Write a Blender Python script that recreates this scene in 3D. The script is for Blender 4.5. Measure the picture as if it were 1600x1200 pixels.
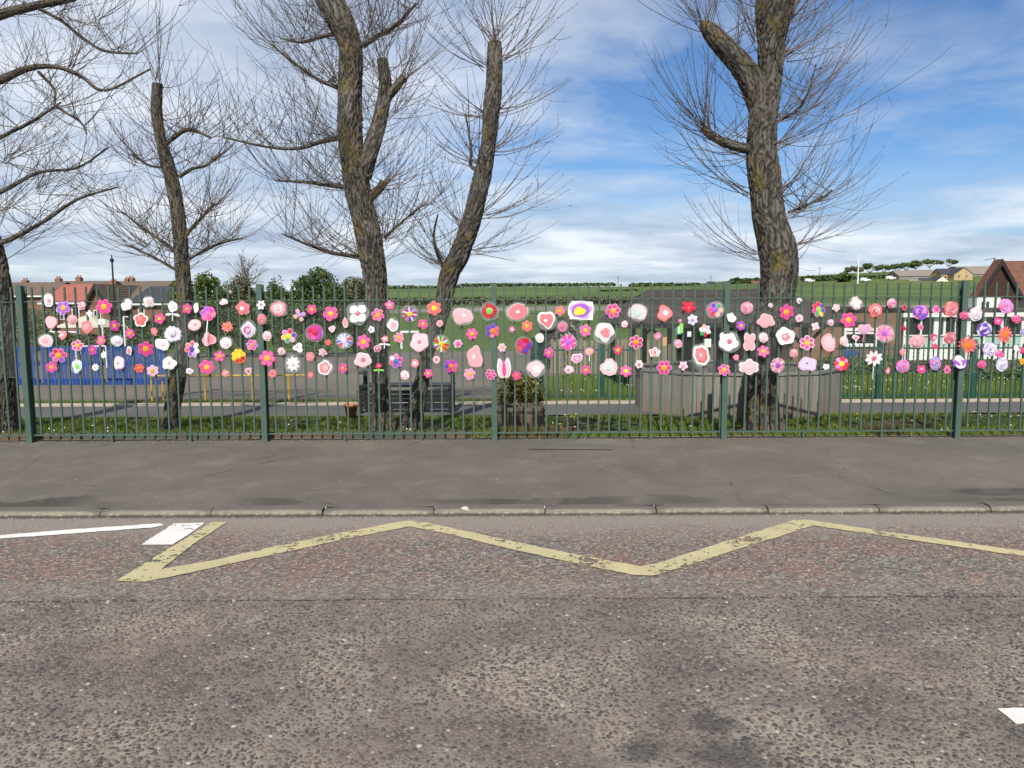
import bpy, math, random
import numpy as np
from mathutils import Vector, Matrix, noise as mn
for o in list(bpy.data.objects): bpy.data.objects.remove(o)
R = math.radians
scene = bpy.context.scene
col = scene.collection
# ------------------------------------------------------------------ camera
CAM_Z, PITCH, ROLL, F = 1.64, 6.18, 0.3, 1200.0
cam_d = bpy.data.cameras.new('camera'); cam = bpy.data.objects.new('camera', cam_d); col.objects.link(cam)
cam_d.sensor_width = 36; cam_d.lens = 36 * F / 1600; cam_d.clip_end = 6000; cam_d.clip_start = 0.05
CM = Matrix.Rotation(R(90 - PITCH), 3, 'X') @ Matrix.Rotation(R(-ROLL), 3, 'Z')
cam.matrix_world = Matrix.Translation((0, 0, CAM_Z)) @ CM.to_4x4()
scene.camera = cam
# ------------------------------------------------------------------ sky and sun
SUN_AZ, SUN_EL = 9.0, 45.0            # light travels away from the viewer, a little to the right
w = bpy.data.worlds.new('World'); scene.world = w; w.use_nodes = True
nt = w.node_tree; nt.nodes.clear()
def N(t, nt=nt, **k):
    n = nt.nodes.new(t)
    for a, v in k.items(): setattr(n, a, v)
    return n
out = N('ShaderNodeOutputWorld'); bg = N('ShaderNodeBackground'); bg.inputs[1].default_value = 0.074
sky = N('ShaderNodeTexSky', sky_type='NISHITA'); sky.sun_disc = False
sky.sun_elevation = R(SUN_EL); sky.sun_rotation = R(180 + SUN_AZ); sky.air_density = 1.0; sky.dust_density = 0.35; sky.ozone_density = 2.6
tc = N('ShaderNodeTexCoord'); sep = N('ShaderNodeSeparateXYZ'); nt.links.new(tc.outputs['Generated'], sep.inputs[0])
def M2(op, a, b=None, c=None, clamp=False):
    n = N('ShaderNodeMath', operation=op); n.use_clamp = clamp
    for i, v in enumerate((a, b, c)):
        if v is None: continue
        if isinstance(v, (int, float)): n.inputs[i].default_value = v
        else: nt.links.new(v, n.inputs[i])
    return n.outputs[0]
zz = M2('ADD', M2('MAXIMUM', sep.outputs[2], 0.0), 0.10)
cx = M2('DIVIDE', sep.outputs[0], zz); cy = M2('DIVIDE', sep.outputs[1], zz)
cmb = N('ShaderNodeCombineXYZ'); nt.links.new(cx, cmb.inputs[0]); nt.links.new(cy, cmb.inputs[1])
def cloud_noise(scale, detail, rough, off, dist=0.0, sy=1.0):
    mp = N('ShaderNodeMapping'); nt.links.new(cmb.outputs[0], mp.inputs[0])
    mp.inputs['Location'].default_value = off; mp.inputs['Scale'].default_value = (1, sy, 1)
    n = N('ShaderNodeTexNoise'); nt.links.new(mp.outputs[0], n.inputs['Vector'])
    n.inputs['Scale'].default_value = scale; n.inputs['Detail'].default_value = detail
    n.inputs['Roughness'].default_value = rough; n.inputs['Distortion'].default_value = dist
    return n.outputs['Fac']
CL_OFF = (45.464, -48.305, 1.224)
big = cloud_noise(0.32, 3, 0.5, CL_OFF)
fine = cloud_noise(1.5, 9, 0.62, (1.7, 4.2, 2.0), 0.25)
dens = M2('ADD', M2('MULTIPLY', big, 0.9), M2('MULTIPLY', fine, 0.5))
def ramp(fac, pts):
    r = N('ShaderNodeValToRGB'); nt.links.new(fac, r.inputs[0]); e = r.color_ramp.elements
    while len(e) < len(pts): e.new(0.5)
    for q, (p, c) in zip(e, pts):
        q.position = p; q.color = tuple(c) + (1,) if len(c) == 3 else c
    return r.outputs[0]
cov = ramp(dens, [(0.50, (0, 0, 0)), (0.58, (.34, .34, .34)), (0.67, (.66, .66, .66)), (0.80, (.90, .90, .90))])
low = ramp(M2('MAXIMUM', sep.outputs[2], 0.0), [(0.0, (.92, .92, .92)), (0.07, (.62, .62, .62)), (0.16, (0, 0, 0))])   # thin stratus and haze over the horizon
cov = M2('MAXIMUM', cov, M2('MULTIPLY', low, M2('ADD', M2('MULTIPLY', fine, 0.8), 0.55), clamp=True))
tint = N('ShaderNodeMix', data_type='RGBA', blend_type='MULTIPLY'); tint.inputs[0].default_value = 1.0; nt.links.new(sky.outputs[0], tint.inputs[6]); tint.inputs[7].default_value = (.80, 1.08, 1.40, 1)
shade = cloud_noise(0.9, 7, 0.6, (9.3, 1.1, 5.0), 0.2)
ccol = ramp(shade, [(0.36, (5.4, 6.3, 8.0)), (0.5, (8.0, 8.9, 10.3)), (0.64, (11.4, 11.9, 12.6))])
mix = N('ShaderNodeMix', data_type='RGBA'); nt.links.new(cov, mix.inputs[0])
nt.links.new(tint.outputs[2], mix.inputs[6]); nt.links.new(ccol, mix.inputs[7])
nt.links.new(mix.outputs[2], bg.inputs[0]); nt.links.new(bg.outputs[0], out.inputs[0])
sd = bpy.data.lights.new('sun', 'SUN'); sd.energy = 5.0; sd.angle = R(0.6); sd.color = (1.0, 0.94, 0.85)
sun = bpy.data.objects.new('sun', sd); col.objects.link(sun)
tr = Vector((math.sin(R(SUN_AZ)) * math.cos(R(SUN_EL)), math.cos(R(SUN_AZ)) * math.cos(R(SUN_EL)), -math.sin(R(SUN_EL))))
sun.rotation_euler = tr.to_track_quat('-Z', 'Y').to_euler(); sun.location = (-3, -8, 12)
vs = scene.view_settings; vs.view_transform = 'Standard'; vs.look = 'None'; vs.exposure = 0.17; vs.gamma = 1.0; vs.use_curve_mapping = False
# ------------------------------------------------------------------ helpers
def ray(px, py):
    return CM @ Vector(((px - 800) / F, (600 - py) / F, -1.0))
def P(px, py, d):                       # the point seen at a pixel of the photograph, d metres ahead
    r = ray(px, py); t = d / r.y
    return Vector((r.x * t, d, CAM_Z + r.z * t))
def G(px, py, z):                       # the point of a level surface seen at a pixel
    r = ray(px, py); t = (z - CAM_Z) / r.z
    return Vector((r.x * t, r.y * t, z))
WL = {}                                 # world location of every parent
def link(o): col.objects.link(o); return o
def tag(o, label=None, cat=None, group=None, kind=None):
    if label: o['label'] = label
    if cat: o['category'] = cat
    if group: o['group'] = group
    if kind: o['kind'] = kind
    return o
def thing(name, label, cat, loc, group=None):
    o = link(bpy.data.objects.new(name, None)); o.location = loc; o.empty_display_size = 0.1
    WL[o] = Vector(loc); return tag(o, label, cat, group)
def obj(name, me, m=None, parent=None, loc=(0, 0, 0), rot=None):
    o = link(bpy.data.objects.new(name, me)); loc = Vector(loc); WL[o] = loc
    if parent is not None:
        o.parent = parent; o.location = loc - WL[parent]
    else: o.location = loc
    if rot: o.rotation_euler = rot
    if m is not None and len(me.materials) == 0: me.materials.append(m)
    return o
def mesh(name, v, f, smooth=False):
    me = bpy.data.meshes.new(name); me.from_pydata([tuple(p) for p in v], [], f); me.update()
    if smooth: me.polygons.foreach_set('use_smooth', [True] * len(me.polygons))
    return me
def np_mesh(name, V, Fq, smooth=False):
    V = np.asarray(V, dtype=np.float32); Fq = np.asarray(Fq, dtype=np.int32); k = Fq.shape[1]
    me = bpy.data.meshes.new(name); me.vertices.add(len(V)); me.vertices.foreach_set('co', V.ravel())
    me.loops.add(Fq.size); me.loops.foreach_set('vertex_index', Fq.ravel())
    me.polygons.add(len(Fq)); me.polygons.foreach_set('loop_start', np.arange(0, Fq.size, k, dtype=np.int32))
    if smooth: me.polygons.foreach_set('use_smooth', np.ones(len(Fq), dtype=bool))
    me.update(calc_edges=True); me.validate(); return me
class MB:
    def __init__(s): s.v = []; s.f = []
    def box(s, x0, x1, y0, y1, z0, z1):
        b = len(s.v); s.v += [(x, y, z) for z in (z0, z1) for y in (y0, y1) for x in (x0, x1)]
        s.f += [tuple(b + i for i in q) for q in ((0, 2, 3, 1), (4, 5, 7, 6), (0, 1, 5, 4), (2, 6, 7, 3), (0, 4, 6, 2), (1, 3, 7, 5))]; return s
    def poly(s, top, dz):               # prism below a list of top points
        b = len(s.v); n = len(top); s.v += [tuple(p) for p in top] + [(p[0], p[1], p[2] - dz) for p in top]
        s.f.append(tuple(range(b, b + n))); s.f.append(tuple(range(b + 2 * n - 1, b + n - 1, -1)))
        for i in range(n): j = (i + 1) % n; s.f.append((b + i, b + n + i, b + n + j, b + j))
        return s
    def face(s, pts):
        b = len(s.v); s.v += [tuple(p) for p in pts]; s.f.append(tuple(range(b, b + len(pts)))); return s
    def bar(s, a, c, r, n=6, r2=None):
        a = Vector(a); c = Vector(c); d = (c - a).normalized(); u = d.orthogonal().normalized(); q = d.cross(u); b = len(s.v)
        for p, rr in ((a, r), (c, r if r2 is None else r2)):
            for i in range(n):
                t = 2 * math.pi * i / n; s.v.append(tuple(p + (u * math.cos(t) + q * math.sin(t)) * rr))
        for i in range(n): j = (i + 1) % n; s.f.append((b + i, b + j, b + n + j, b + n + i))
        s.f.append(tuple(range(b + n - 1, b - 1, -1))); s.f.append(tuple(range(b + n, b + 2 * n))); return s
    def lathe(s, prof, n=20, c=(0, 0, 0)):
        b = len(s.v)
        for r, z in prof:
            for i in range(n): t = 2 * math.pi * i / n; s.v.append((c[0] + r * math.cos(t), c[1] + r * math.sin(t), c[2] + z))
        for k in range(len(prof) - 1):
            for i in range(n): j = (i + 1) % n; s.f.append((b + k * n + i, b + k * n + j, b + k * n + n + j, b + k * n + n + i))
        return s
    def me(s, name, smooth=False): return mesh(name, s.v, s.f, smooth)
    def build(s, name, m, parent=None, smooth=False): return obj(name, s.me(name, smooth), m, parent, WL[parent] * 0 if parent is not None else (0, 0, 0))
def bx(name, m, parent, x0, x1, y0, y1, z0, z1): return MB().box(x0, x1, y0, y1, z0, z1).build(name, m, parent)
_h = lambda s: tuple(((int(s[i:i + 2], 16) / 255 + 0.055) / 1.055) ** 2.4 if int(s[i:i + 2], 16) > 10 else int(s[i:i + 2], 16) / 255 / 12.92 for i in (0, 2, 4))
class MT:
    "small material builder"
    def __init__(s, name, rough=0.8, spec=0.3):
        s.m = bpy.data.materials.new(name); s.m.use_nodes = True; s.nt = s.m.node_tree
        s.b = s.nt.nodes['Principled BSDF']; s.b.inputs['Roughness'].default_value = rough; s.b.inputs['Specular IOR Level'].default_value = spec
        s.tc = s.n('ShaderNodeTexCoord')
    def n(s, t, **k):
        q = s.nt.nodes.new(t)
        for a, v in k.items(): setattr(q, a, v)
        return q
    def l(s, a, b): s.nt.links.new(a, b)
    def vec(s, sc=(1, 1, 1), space='Object', loc=(0, 0, 0)):
        mp = s.n('ShaderNodeMapping'); s.l(s.tc.outputs[space], mp.inputs[0]); mp.inputs['Scale'].default_value = sc; mp.inputs['Location'].default_value = loc; return mp.outputs[0]
    def noise(s, scale, detail=4, rough=0.55, v=None, dist=0.0):
        q = s.n('ShaderNodeTexNoise'); q.inputs['Scale'].default_value = scale; q.inputs['Detail'].default_value = detail; q.inputs['Roughness'].default_value = rough; q.inputs['Distortion'].default_value = dist
        s.l(v if v is not None else s.tc.outputs['Object'], q.inputs['Vector']); return q.outputs['Fac']
    def vor(s, scale, v=None, feature='F1'):
        q = s.n('ShaderNodeTexVoronoi', feature=feature); q.inputs['Scale'].default_value = scale
        s.l(v if v is not None else s.tc.outputs['Object'], q.inputs['Vector']); return q
    def ramp(s, fac, pts, interp='LINEAR'):
        r = s.n('ShaderNodeValToRGB'); s.l(fac, r.inputs[0]); r.color_ramp.interpolation = interp; e = r.color_ramp.elements
        while len(e) < len(pts): e.new(0.5)
        for q, (p, c) in zip(e, pts):
            q.position = p; q.color = (c, c, c, 1) if isinstance(c, (int, float)) else tuple(c) + (1,)
        return r.outputs[0]
    def mix(s, fac, a, b, mode='MIX'):
        q = s.n('ShaderNodeMix', data_type='RGBA', blend_type=mode)
        for i, v in ((0, fac), (6, a), (7, b)):
            if isinstance(v, (int, float)): q.inputs[i].default_value = v
            elif isinstance(v, tuple): q.inputs[i].default_value = v + (1,)
            else: s.l(v, q.inputs[i])
        return q.outputs[2]
    def math(s, op, a, b=0.0):
        q = s.n('ShaderNodeMath', operation=op)
        for i, v in enumerate((a, b)):
            if isinstance(v, (int, float)): q.inputs[i].default_value = v
            else: s.l(v, q.inputs[i])
        return q.outputs[0]
    def col(s, c):
        if isinstance(c, tuple): s.b.inputs['Base Color'].default_value = c + (1,)
        else: s.l(c, s.b.inputs['Base Color'])
        return s
    def bump(s, h, strength=0.5, dist=0.01):
        q = s.n('ShaderNodeBump'); q.inputs['Strength'].default_value = strength; q.inputs['Distance'].default_value = dist
        s.l(h, q.inputs['Height']); s.l(q.outputs[0], s.b.inputs['Normal']); return s
    def rnd(s):
        return s.n('ShaderNodeNewGeometry').outputs['Random Per Island']
def plain(name, c, rough=0.7, var=0.18, scale=6.0, spec=0.3, bump=0.0, metal=0.0):
    t = MT(name, rough, spec); f = t.noise(scale, 5, 0.6)
    lo = tuple(x * (1 - var) for x in c); hi = tuple(min(1, x * (1 + var)) for x in c)
    t.col(t.ramp(f, [(0.3, lo), (0.7, hi)])); t.b.inputs['Metallic'].default_value = metal
    if bump: t.bump(t.noise(scale * 6, 4), bump, 0.01)
    return t.m
def smooth(a, b, x):
    t = max(0.0, min(1.0, (x - a) / (b - a))); return t * t * (3 - 2 * t)
# ------------------------------------------------------------------ ground, road, pavement
FY = 8.99                               # the fence stands 9 m ahead
ROAD_Z, KERB_Y = -0.108, 6.15
PROF = [(-400, 0), (9.2, -0.03), (12.6, -0.03), (20, -0.3), (35, -1.15), (60, -2.05), (110, -2.7), (180, -2.1), (300, 3.2), (400, 8.2), (470, 10.0), (600, 12.6), (900, 14.0), (3000, 14.0)]
def ground_z(x, y):
    z = PROF[-1][1]
    for (a, za), (b, zb) in zip(PROF, PROF[1:]):
        if y <= b: z = za + (zb - za) * (y - a) / (b - a); break
    if y > 60:
        z += -1.2 * smooth(60, 75, y) * smooth(-14, -40, x) * (1 - smooth(120, 250, y))
        if y > 200: z += smooth(60, 200, x) * (1.9 * smooth(250, 400, y) + 0) + 5.5 * smooth(150, 235, x) * smooth(415, 455, y) - smooth(-10, -260, x) * 5.0 * smooth(250, 500, y) + 1.2 * mn.noise(Vector((x * .006, y * .006, 3.0)))
    return z
def sheet(name, xs, ys, m, dz=0.0, fn=ground_z):
    v = [(x, y, fn(x, y) + dz) for y in ys for x in xs]; nx = len(xs)
    f = [(j * nx + i, j * nx + i + 1, (j + 1) * nx + i + 1, (j + 1) * nx + i) for j in range(len(ys) - 1) for i in range(nx - 1)]
    return obj(name, mesh(name, v, f, True), m)
# grass and field
t = MT('grass_field', 0.95, 0.1)
a = t.noise(0.05, 4); b = t.noise(1.3, 6, 0.65); c = t.noise(0.012, 3, 0.5, t.vec((1, 3.2, 1)))
g = t.ramp(b, [(0.3, (.055, .085, .018)), (0.55, (.085, .128, .026)), (0.75, (.125, .16, .04))])
far = t.ramp(c, [(0.4, (.075, .108, .036)), (0.5, (.10, .138, .04)), (0.58, (.085, .125, .044)), (0.66, (.118, .145, .052))], 'CONSTANT')
sp = t.n('ShaderNodeSeparateXYZ'); t.l(t.tc.outputs['Object'], sp.inputs[0])
t.col(t.mix(t.ramp(t.math('MULTIPLY', sp.outputs[1], 0.002), [(0.3, 0.0), (0.52, 1.0)]), g, far)).bump(b, 0.6, 0.05)
M_GRASS = t.m
xs = [-2600, -1500, -900, -600, -420, -320] + list(range(-260, 261, 20)) + [320, 420, 600, 900, 1500, 2600]
ys = [9.2, 12.6, 16, 20, 27, 35, 45, 60, 75, 90, 110, 140, 180, 220, 260, 300, 350, 400, 435, 470, 530, 600, 750, 900, 1500, 3000]
tag(sheet('ground', xs, ys, M_GRASS), kind='structure')
# verge directly behind the fence: soil with grass
t = MT('verge_soil', 0.95, 0.1); b = t.noise(14, 6, 0.7); k = t.noise(0.9, 3)
t.col(t.mix(t.ramp(k, [(0.42, 0.0), (0.56, 1.0)]), t.ramp(b, [(0.3, (.045, .033, .022)), (0.7, (.11, .085, .058))]), t.ramp(b, [(0.3, (.035, .055, .014)), (0.7, (.07, .10, .025))]))).bump(b, 0.8, 0.03)
M_SOIL = t.m
flat = lambda x, y: 0.0
lin = lambda a, b, n: [a + (b - a) * i / n for i in range(n + 1)]
tag(sheet('grass_verge', lin(-16, 16, 64), lin(9.1, 10.95, 8), M_SOIL, 0, lambda x, y: -0.012 + 0.025 * mn.noise(Vector((x * 1.3, y * 1.3, 0)))), kind='structure')
# tarmac of footpath and playground
def tarmac(name, lo, hi, sc=1.0, speck=True):
    t = MT(name, 0.9, 0.25); big = t.noise(0.7 * sc, 5, 0.6); fin = t.noise(160, 3, 0.7); v = t.vor(230)
    c0 = t.ramp(big, [(0.3, lo), (0.7, hi)])
    c1 = t.mix(0.75, c0, t.ramp(fin, [(0.25, 0.45), (0.75, 1.35)]), 'MULTIPLY')
    if speck:
        c1 = t.mix(t.ramp(v.outputs['Color'], [(0.935, 0.0), (0.95, 0.6)]), c1, (.36, .34, .30)); v2 = t.vor(75); c1 = t.mix(t.ramp(v2.outputs['Color'], [(0.955, 0.0), (0.965, 0.55)]), c1, (.30, .28, .25)); c1 = t.mix(t.ramp(v2.outputs['Color'], [(0.05, 0.5), (0.07, 0.0)]), c1, (.04, .036, .032))
    t.col(c1).bump(t.mix(0.5, fin, v.outputs['Distance']), 0.5, 0.004); return t
M_PATH = tarmac('path_tarmac', (.085, .08, .078), (.12, .113, .108)).m
M_PLAY = tarmac('playground_tarmac', (.13, .112, .09), (.175, .15, .12), 0.4).m
tag(sheet('path', lin(-16, 16, 4), [10.9, 12.06], M_PATH, 0.01, flat), kind='structure')
M_CONC = plain('concrete_edging', (.36, .31, .24), 0.9, 0.2, 9, 0.2, 0.3)
pe = bx('path_edging', M_CONC, None, -16, 16, 12.06, 12.36, -0.06, 0.025); tag(pe, kind='structure')
tag(sheet('playground', lin(-34, 1.2, 6), [12.75, 16, 20, 27, 35, 45, 52], M_PLAY, 0.02), kind='structure')
# pavement with damp streaks, cracks and pale specks
t = tarmac('pavement_asphalt', (.105, .094, .077), (.146, .130, .107), 0.9); base = t.b.inputs['Base Color'].links[0].from_socket
sp = t.n('ShaderNodeSeparateXYZ'); t.l(t.tc.outputs['Object'], sp.inputs[0])
wob = t.noise(1.1, 6, 0.62, t.vec((1, 0.3, 1)))
edge = t.math('SUBTRACT', t.math('ADD', sp.outputs[1], t.math('MULTIPLY', wob, -0.95)), KERB_Y - 0.145)
damp = t.math('MULTIPLY', t.ramp(edge, [(0.0, 1.0), (0.035, 0.0)]), t.ramp(t.noise(0.42, 3, 0.5, t.vec((1, .2, 1), loc=(2.6, 0, 0))), [(0.44, 0.0), (0.52, 1.0)]))
cr = t.vor(0.55, t.vec((1, 1.5, 1), loc=(.3, .2, 0)), 'DISTANCE_TO_EDGE'); cw = t.math('ADD', cr.outputs['Distance'], t.math('MULTIPLY', t.noise(5, 6, 0.7), 0.05))
crack = t.ramp(cw, [(0.021, 1.0), (0.03, 0.0)])
crack = t.math('MULTIPLY', crack, t.ramp(t.noise(0.8, 3), [(0.42, 0.0), (0.54, 0.85)]))
dp = G(1590, 768, -.05); ex_ = t.math('MULTIPLY', t.math('SUBTRACT', sp.outputs[0], dp.x), 0.24); ey_ = t.math('SUBTRACT', sp.outputs[1], dp.y)
dd_ = t.math('ADD', t.math('SQRT', t.math('ADD', t.math('MULTIPLY', ex_, ex_), t.math('MULTIPLY', ey_, ey_))), t.math('MULTIPLY', t.math('SUBTRACT', wob, 0.5), 0.25))
damp = t.math('MAXIMUM', damp, t.ramp(dd_, [(0.10, 1.0), (0.14, 0.0)]))
c = t.mix(t.math('MULTIPLY', damp, 0.72), base, (.042, .037, .031)); c = t.mix(crack, c, (.035, .03, .026))
c = t.mix(t.ramp(t.noise(2.2, 6, 0.65), [(0.5, 0.0), (0.7, 0.4)]), c, (.20, .178, .143)); c = t.mix(t.ramp(t.noise(1.1, 6, 0.7, t.vec((1, 1, 1), loc=(7, 3, 0))), [(0.52, 0.0), (0.66, 0.35)]), c, (.07, .062, .054))
gum = t.vor(3.1); c = t.mix(t.ramp(gum.outputs['Distance'], [(0.045, 0.55), (0.06, 0.0)]), c, (.24, .225, .20))
t.col(c); M_PAVE = t.m
def pave_z(x, y): return -0.058 * (FY + 0.1 - y) / (FY + 0.1 - KERB_Y) + 0.008 * mn.noise(Vector((x * .8, y * .8, 1))) * smooth(KERB_Y + .15, KERB_Y + .6, y)
pv = sheet('pavement', lin(-16, 16, 128), [KERB_Y + 0.09] + lin(KERB_Y + 0.125, FY + 0.075, 24), M_PAVE, 0, pave_z); tag(pv, kind='structure')
# utility patch and two short dark sealed cracks lie on the pavement
M_PATCH = tarmac('patch_asphalt', (.105, .094, .083), (.14, .125, .11), 2).m
def ground_poly(name, pts, z, m, label=None):
    return obj(name, mesh(name, [(p.x, p.y, z(p.x, p.y) if callable(z) else z) for p in pts], [tuple(range(len(pts)))]), m)
pz = lambda x, y: pave_z(x, y) + 0.005
pt = [G(a, b, -0.02) for a, b in ((826, 696), (826, 704), (956, 705), (958, 697))]
q = obj('asphalt_patch', mesh('asphalt_patch', [(p.x, p.y, pave_z(p.x, p.y) + 0.009) for p in pt], [(0, 1, 2, 3)]), M_PATCH, pv)
# edge strip between pavement and verge
M_EDGE = plain('old_edging', (.27, .235, .165), 0.95, 0.4, 12, 0.1, 0.6)
es = thing('pavement_edging', 'weathered concrete edging strip along the back of the pavement', 'edging', (0, FY + 0.1, 0))
random.seed(4)
x = -15.0
while x < 15:
    bx('edging_stone', M_EDGE, es, x + .004, x + .906, FY + 0.076, FY + 0.118 + random.uniform(0, .008), -0.1, 0.004 + random.uniform(0, .012)); x += 0.91
# kerb stones, each its own piece
t = MT('kerb_concrete', 0.92, 0.2); f = t.noise(120, 4, 0.7); b = t.noise(2.5, 5, 0.6); li = t.noise(22, 6, 0.7)
c = t.mix(0.7, t.ramp(b, [(0.3, (.16, .142, .112)), (0.7, (.26, .235, .185))]), t.ramp(f, [(0.25, 0.55), (0.75, 1.3)]), 'MULTIPLY')
c = t.mix(t.ramp(li, [(0.52, 0.0), (0.62, 0.55)]), c, (.42, .39, .31))
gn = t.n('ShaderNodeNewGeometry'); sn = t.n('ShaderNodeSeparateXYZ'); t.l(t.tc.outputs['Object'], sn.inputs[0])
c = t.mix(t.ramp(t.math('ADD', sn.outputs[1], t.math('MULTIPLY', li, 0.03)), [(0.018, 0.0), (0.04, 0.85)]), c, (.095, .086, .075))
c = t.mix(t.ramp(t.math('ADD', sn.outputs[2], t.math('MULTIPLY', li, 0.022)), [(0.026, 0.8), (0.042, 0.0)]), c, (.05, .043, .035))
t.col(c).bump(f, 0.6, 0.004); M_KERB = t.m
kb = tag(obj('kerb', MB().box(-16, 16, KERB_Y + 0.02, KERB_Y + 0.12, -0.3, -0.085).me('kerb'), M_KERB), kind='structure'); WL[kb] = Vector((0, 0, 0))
def kerb_mesh(seed):
    random.seed(seed); pr = [(0.0, -0.16), (-0.001, 0.028), (0.006, 0.045), (0.020, 0.057), (0.045, 0.061), (0.126, 0.065), (0.126, -0.16)]
    v = []; n = len(pr); k = 9
    for i in range(k):
        x = 0.006 + (0.915 - 0.012) * i / (k - 1); ch = 0.012 * random.random() if i in (0, k - 1) else 0.0
        v += [(x, y + random.uniform(-.002, .003) + ch, z + random.uniform(-.002, .002) - ch * (z > 0)) for y, z in pr]
    f = [(i * n + j, (i + 1) * n + j, (i + 1) * n + j + 1, i * n + j + 1) for i in range(k - 1) for j in range(n - 1)] + [tuple(range(n)), tuple(range(k * n - 1, (k - 1) * n - 1, -1))]
    me = mesh('kerb_stone', v, f); me.materials.append(M_KERB); return me
kms = [kerb_mesh(i) for i in range(5)]
x0 = G(161, 796, -0.06).x
for i in range(-10, 22):
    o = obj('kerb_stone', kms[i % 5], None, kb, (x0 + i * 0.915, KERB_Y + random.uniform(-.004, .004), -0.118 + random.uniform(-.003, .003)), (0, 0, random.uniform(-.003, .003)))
def dark_blotches(t, c):
    "soft dark blotches in the near lane"
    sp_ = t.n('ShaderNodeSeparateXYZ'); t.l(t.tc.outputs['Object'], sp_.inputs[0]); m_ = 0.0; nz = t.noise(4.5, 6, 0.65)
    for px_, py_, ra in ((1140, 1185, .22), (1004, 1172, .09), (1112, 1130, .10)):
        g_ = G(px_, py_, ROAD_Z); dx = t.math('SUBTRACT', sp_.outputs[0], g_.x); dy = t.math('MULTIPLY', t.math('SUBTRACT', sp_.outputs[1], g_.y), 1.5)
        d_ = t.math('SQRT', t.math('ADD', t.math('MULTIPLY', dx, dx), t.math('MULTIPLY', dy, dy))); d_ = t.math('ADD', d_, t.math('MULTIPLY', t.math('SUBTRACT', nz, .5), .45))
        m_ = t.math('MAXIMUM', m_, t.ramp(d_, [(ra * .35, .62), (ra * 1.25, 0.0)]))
    return t.mix(m_, c, (.035, .033, .034))  # mixes a dark tone into the road colour around each spot
# road: binder with worn red dressing near the kerb, coarse chippings nearer the viewer
SEAM_Y = G(800, 936, ROAD_Z).y
t = MT('road_surface', 0.85, 0.3)
sp = t.n('ShaderNodeSeparateXYZ'); t.l(t.tc.outputs['Object'], sp.inputs[0]); Y = sp.outputs[1]
v1 = t.vor(52, t.vec((1, 1, 1))); chip = t.n('ShaderNodeSeparateColor'); t.l(v1.outputs['Color'], chip.inputs[0])
worn = t.noise(2.3, 7, 0.68, t.vec((0.7, 1, 1)))
redm = t.ramp(worn, [(0.42, 0.05), (0.54, 0.3), (0.68, 0.75)])
grey = t.ramp(chip.outputs[0], [(0.0, (.065, .06, .055)), (0.4, (.115, .106, .094)), (0.75, (.175, .16, .138)), (1.0, (.28, .25, .205))])
red = t.ramp(chip.outputs[1], [(0.0, (.10, .066, .062)), (0.5, (.19, .085, .07)), (0.85, (.27, .105, .075)), (1.0, (.36, .22, .14))])
strip = t.mix(t.math('MULTIPLY', redm, t.ramp(chip.outputs[2], [(0.38, 0.0), (0.46, 1.0)])), grey, red)
strip = t.mix(t.ramp(t.vor(95).outputs['Color'], [(0.93, 0.0), (0.95, 0.7)]), strip, (.40, .35, .29))
dusty = t.ramp(t.math('SUBTRACT', t.math('ADD', Y, t.math('MULTIPLY', t.noise(1.6, 5), 0.5)), KERB_Y - 0.62), [(0.1, 0.0), (0.6, 0.85)])
dust = t.ramp(t.noise(150, 4, 0.7), [(0.3, (.17, .148, .125)), (0.7, (.26, .228, .195))])
strip = t.mix(dusty, strip, dust)
band = t.ramp(t.math('ABSOLUTE', t.math('SUBTRACT', Y, SEAM_Y + 0.16)), [(0.08, 0.75), (0.28, 0.0)])
strip = t.mix(t.math('MULTIPLY', band, t.ramp(worn, [(0.35, 1.0), (0.6, 0.5)])), strip, t.ramp(chip.outputs[0], [(0.1, (.115, .104, .092)), (0.9, (.22, .198, .17))]))
gut = t.ramp(t.math('ADD', Y, t.math('MULTIPLY', t.noise(9, 5, 0.7), -0.05)), [(0.0, 0.0), (1.0, 1.0)])
gm = t.n('ShaderNodeMapRange'); t.l(t.math('ADD', Y, t.math('MULTIPLY', t.noise(7, 5, 0.7), -0.06)), gm.inputs[0]); gm.inputs[1].default_value = KERB_Y - 0.085; gm.inputs[2].default_value = KERB_Y - 0.05
strip = t.mix(t.math('MULTIPLY', gm.outputs[0], 0.8), strip, (.06, .05, .042))
fine = t.noise(260, 3, 0.7); pat = t.noise(1.7, 5, 0.6, t.vec((1, 1, 1), loc=(4.2, .4, 0)))
bind = t.mix(0.8, t.ramp(pat, [(0.36, (.11, .096, .084)), (0.48, (.18, .156, .132)), (0.62, (.29, .252, .205))]), t.ramp(fine, [(0.25, 0.6), (0.75, 1.3)]), 'MULTIPLY')
bind = dark_blotches(t, bind)
fr = t.n('ShaderNodeMapRange'); t.l(t.math('ADD', Y, t.math('MULTIPLY', t.math('SUBTRACT', t.noise(2.4, 6, 0.7, t.vec((1, .2, 1))), 0.5), 0.16)), fr.inputs[0]); fr.inputs[1].default_value = SEAM_Y - 0.05; fr.inputs[2].default_value = SEAM_Y + 0.07
c = t.mix(fr.outputs[0], bind, strip)
sy = t.math('ABSOLUTE', t.math('SUBTRACT', t.math('ADD', Y, t.math('MULTIPLY', t.noise(3.0, 7, 0.7), 0.06)), SEAM_Y + 0.03))
seam = t.math('MULTIPLY', t.ramp(sy, [(0.007, 1.0), (0.016, 0.0)]), t.ramp(t.noise(1.3, 4, 0.6, t.vec((1, .1, 1))), [(0.40, 0.0), (0.47, 0.95)]))
c = t.mix(seam, c, (.022, .02, .019))
t.col(c).bump(t.mix(fr.outputs[0], fine, v1.outputs['Distance']), 0.7, 0.006); M_ROAD = t.m
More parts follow.
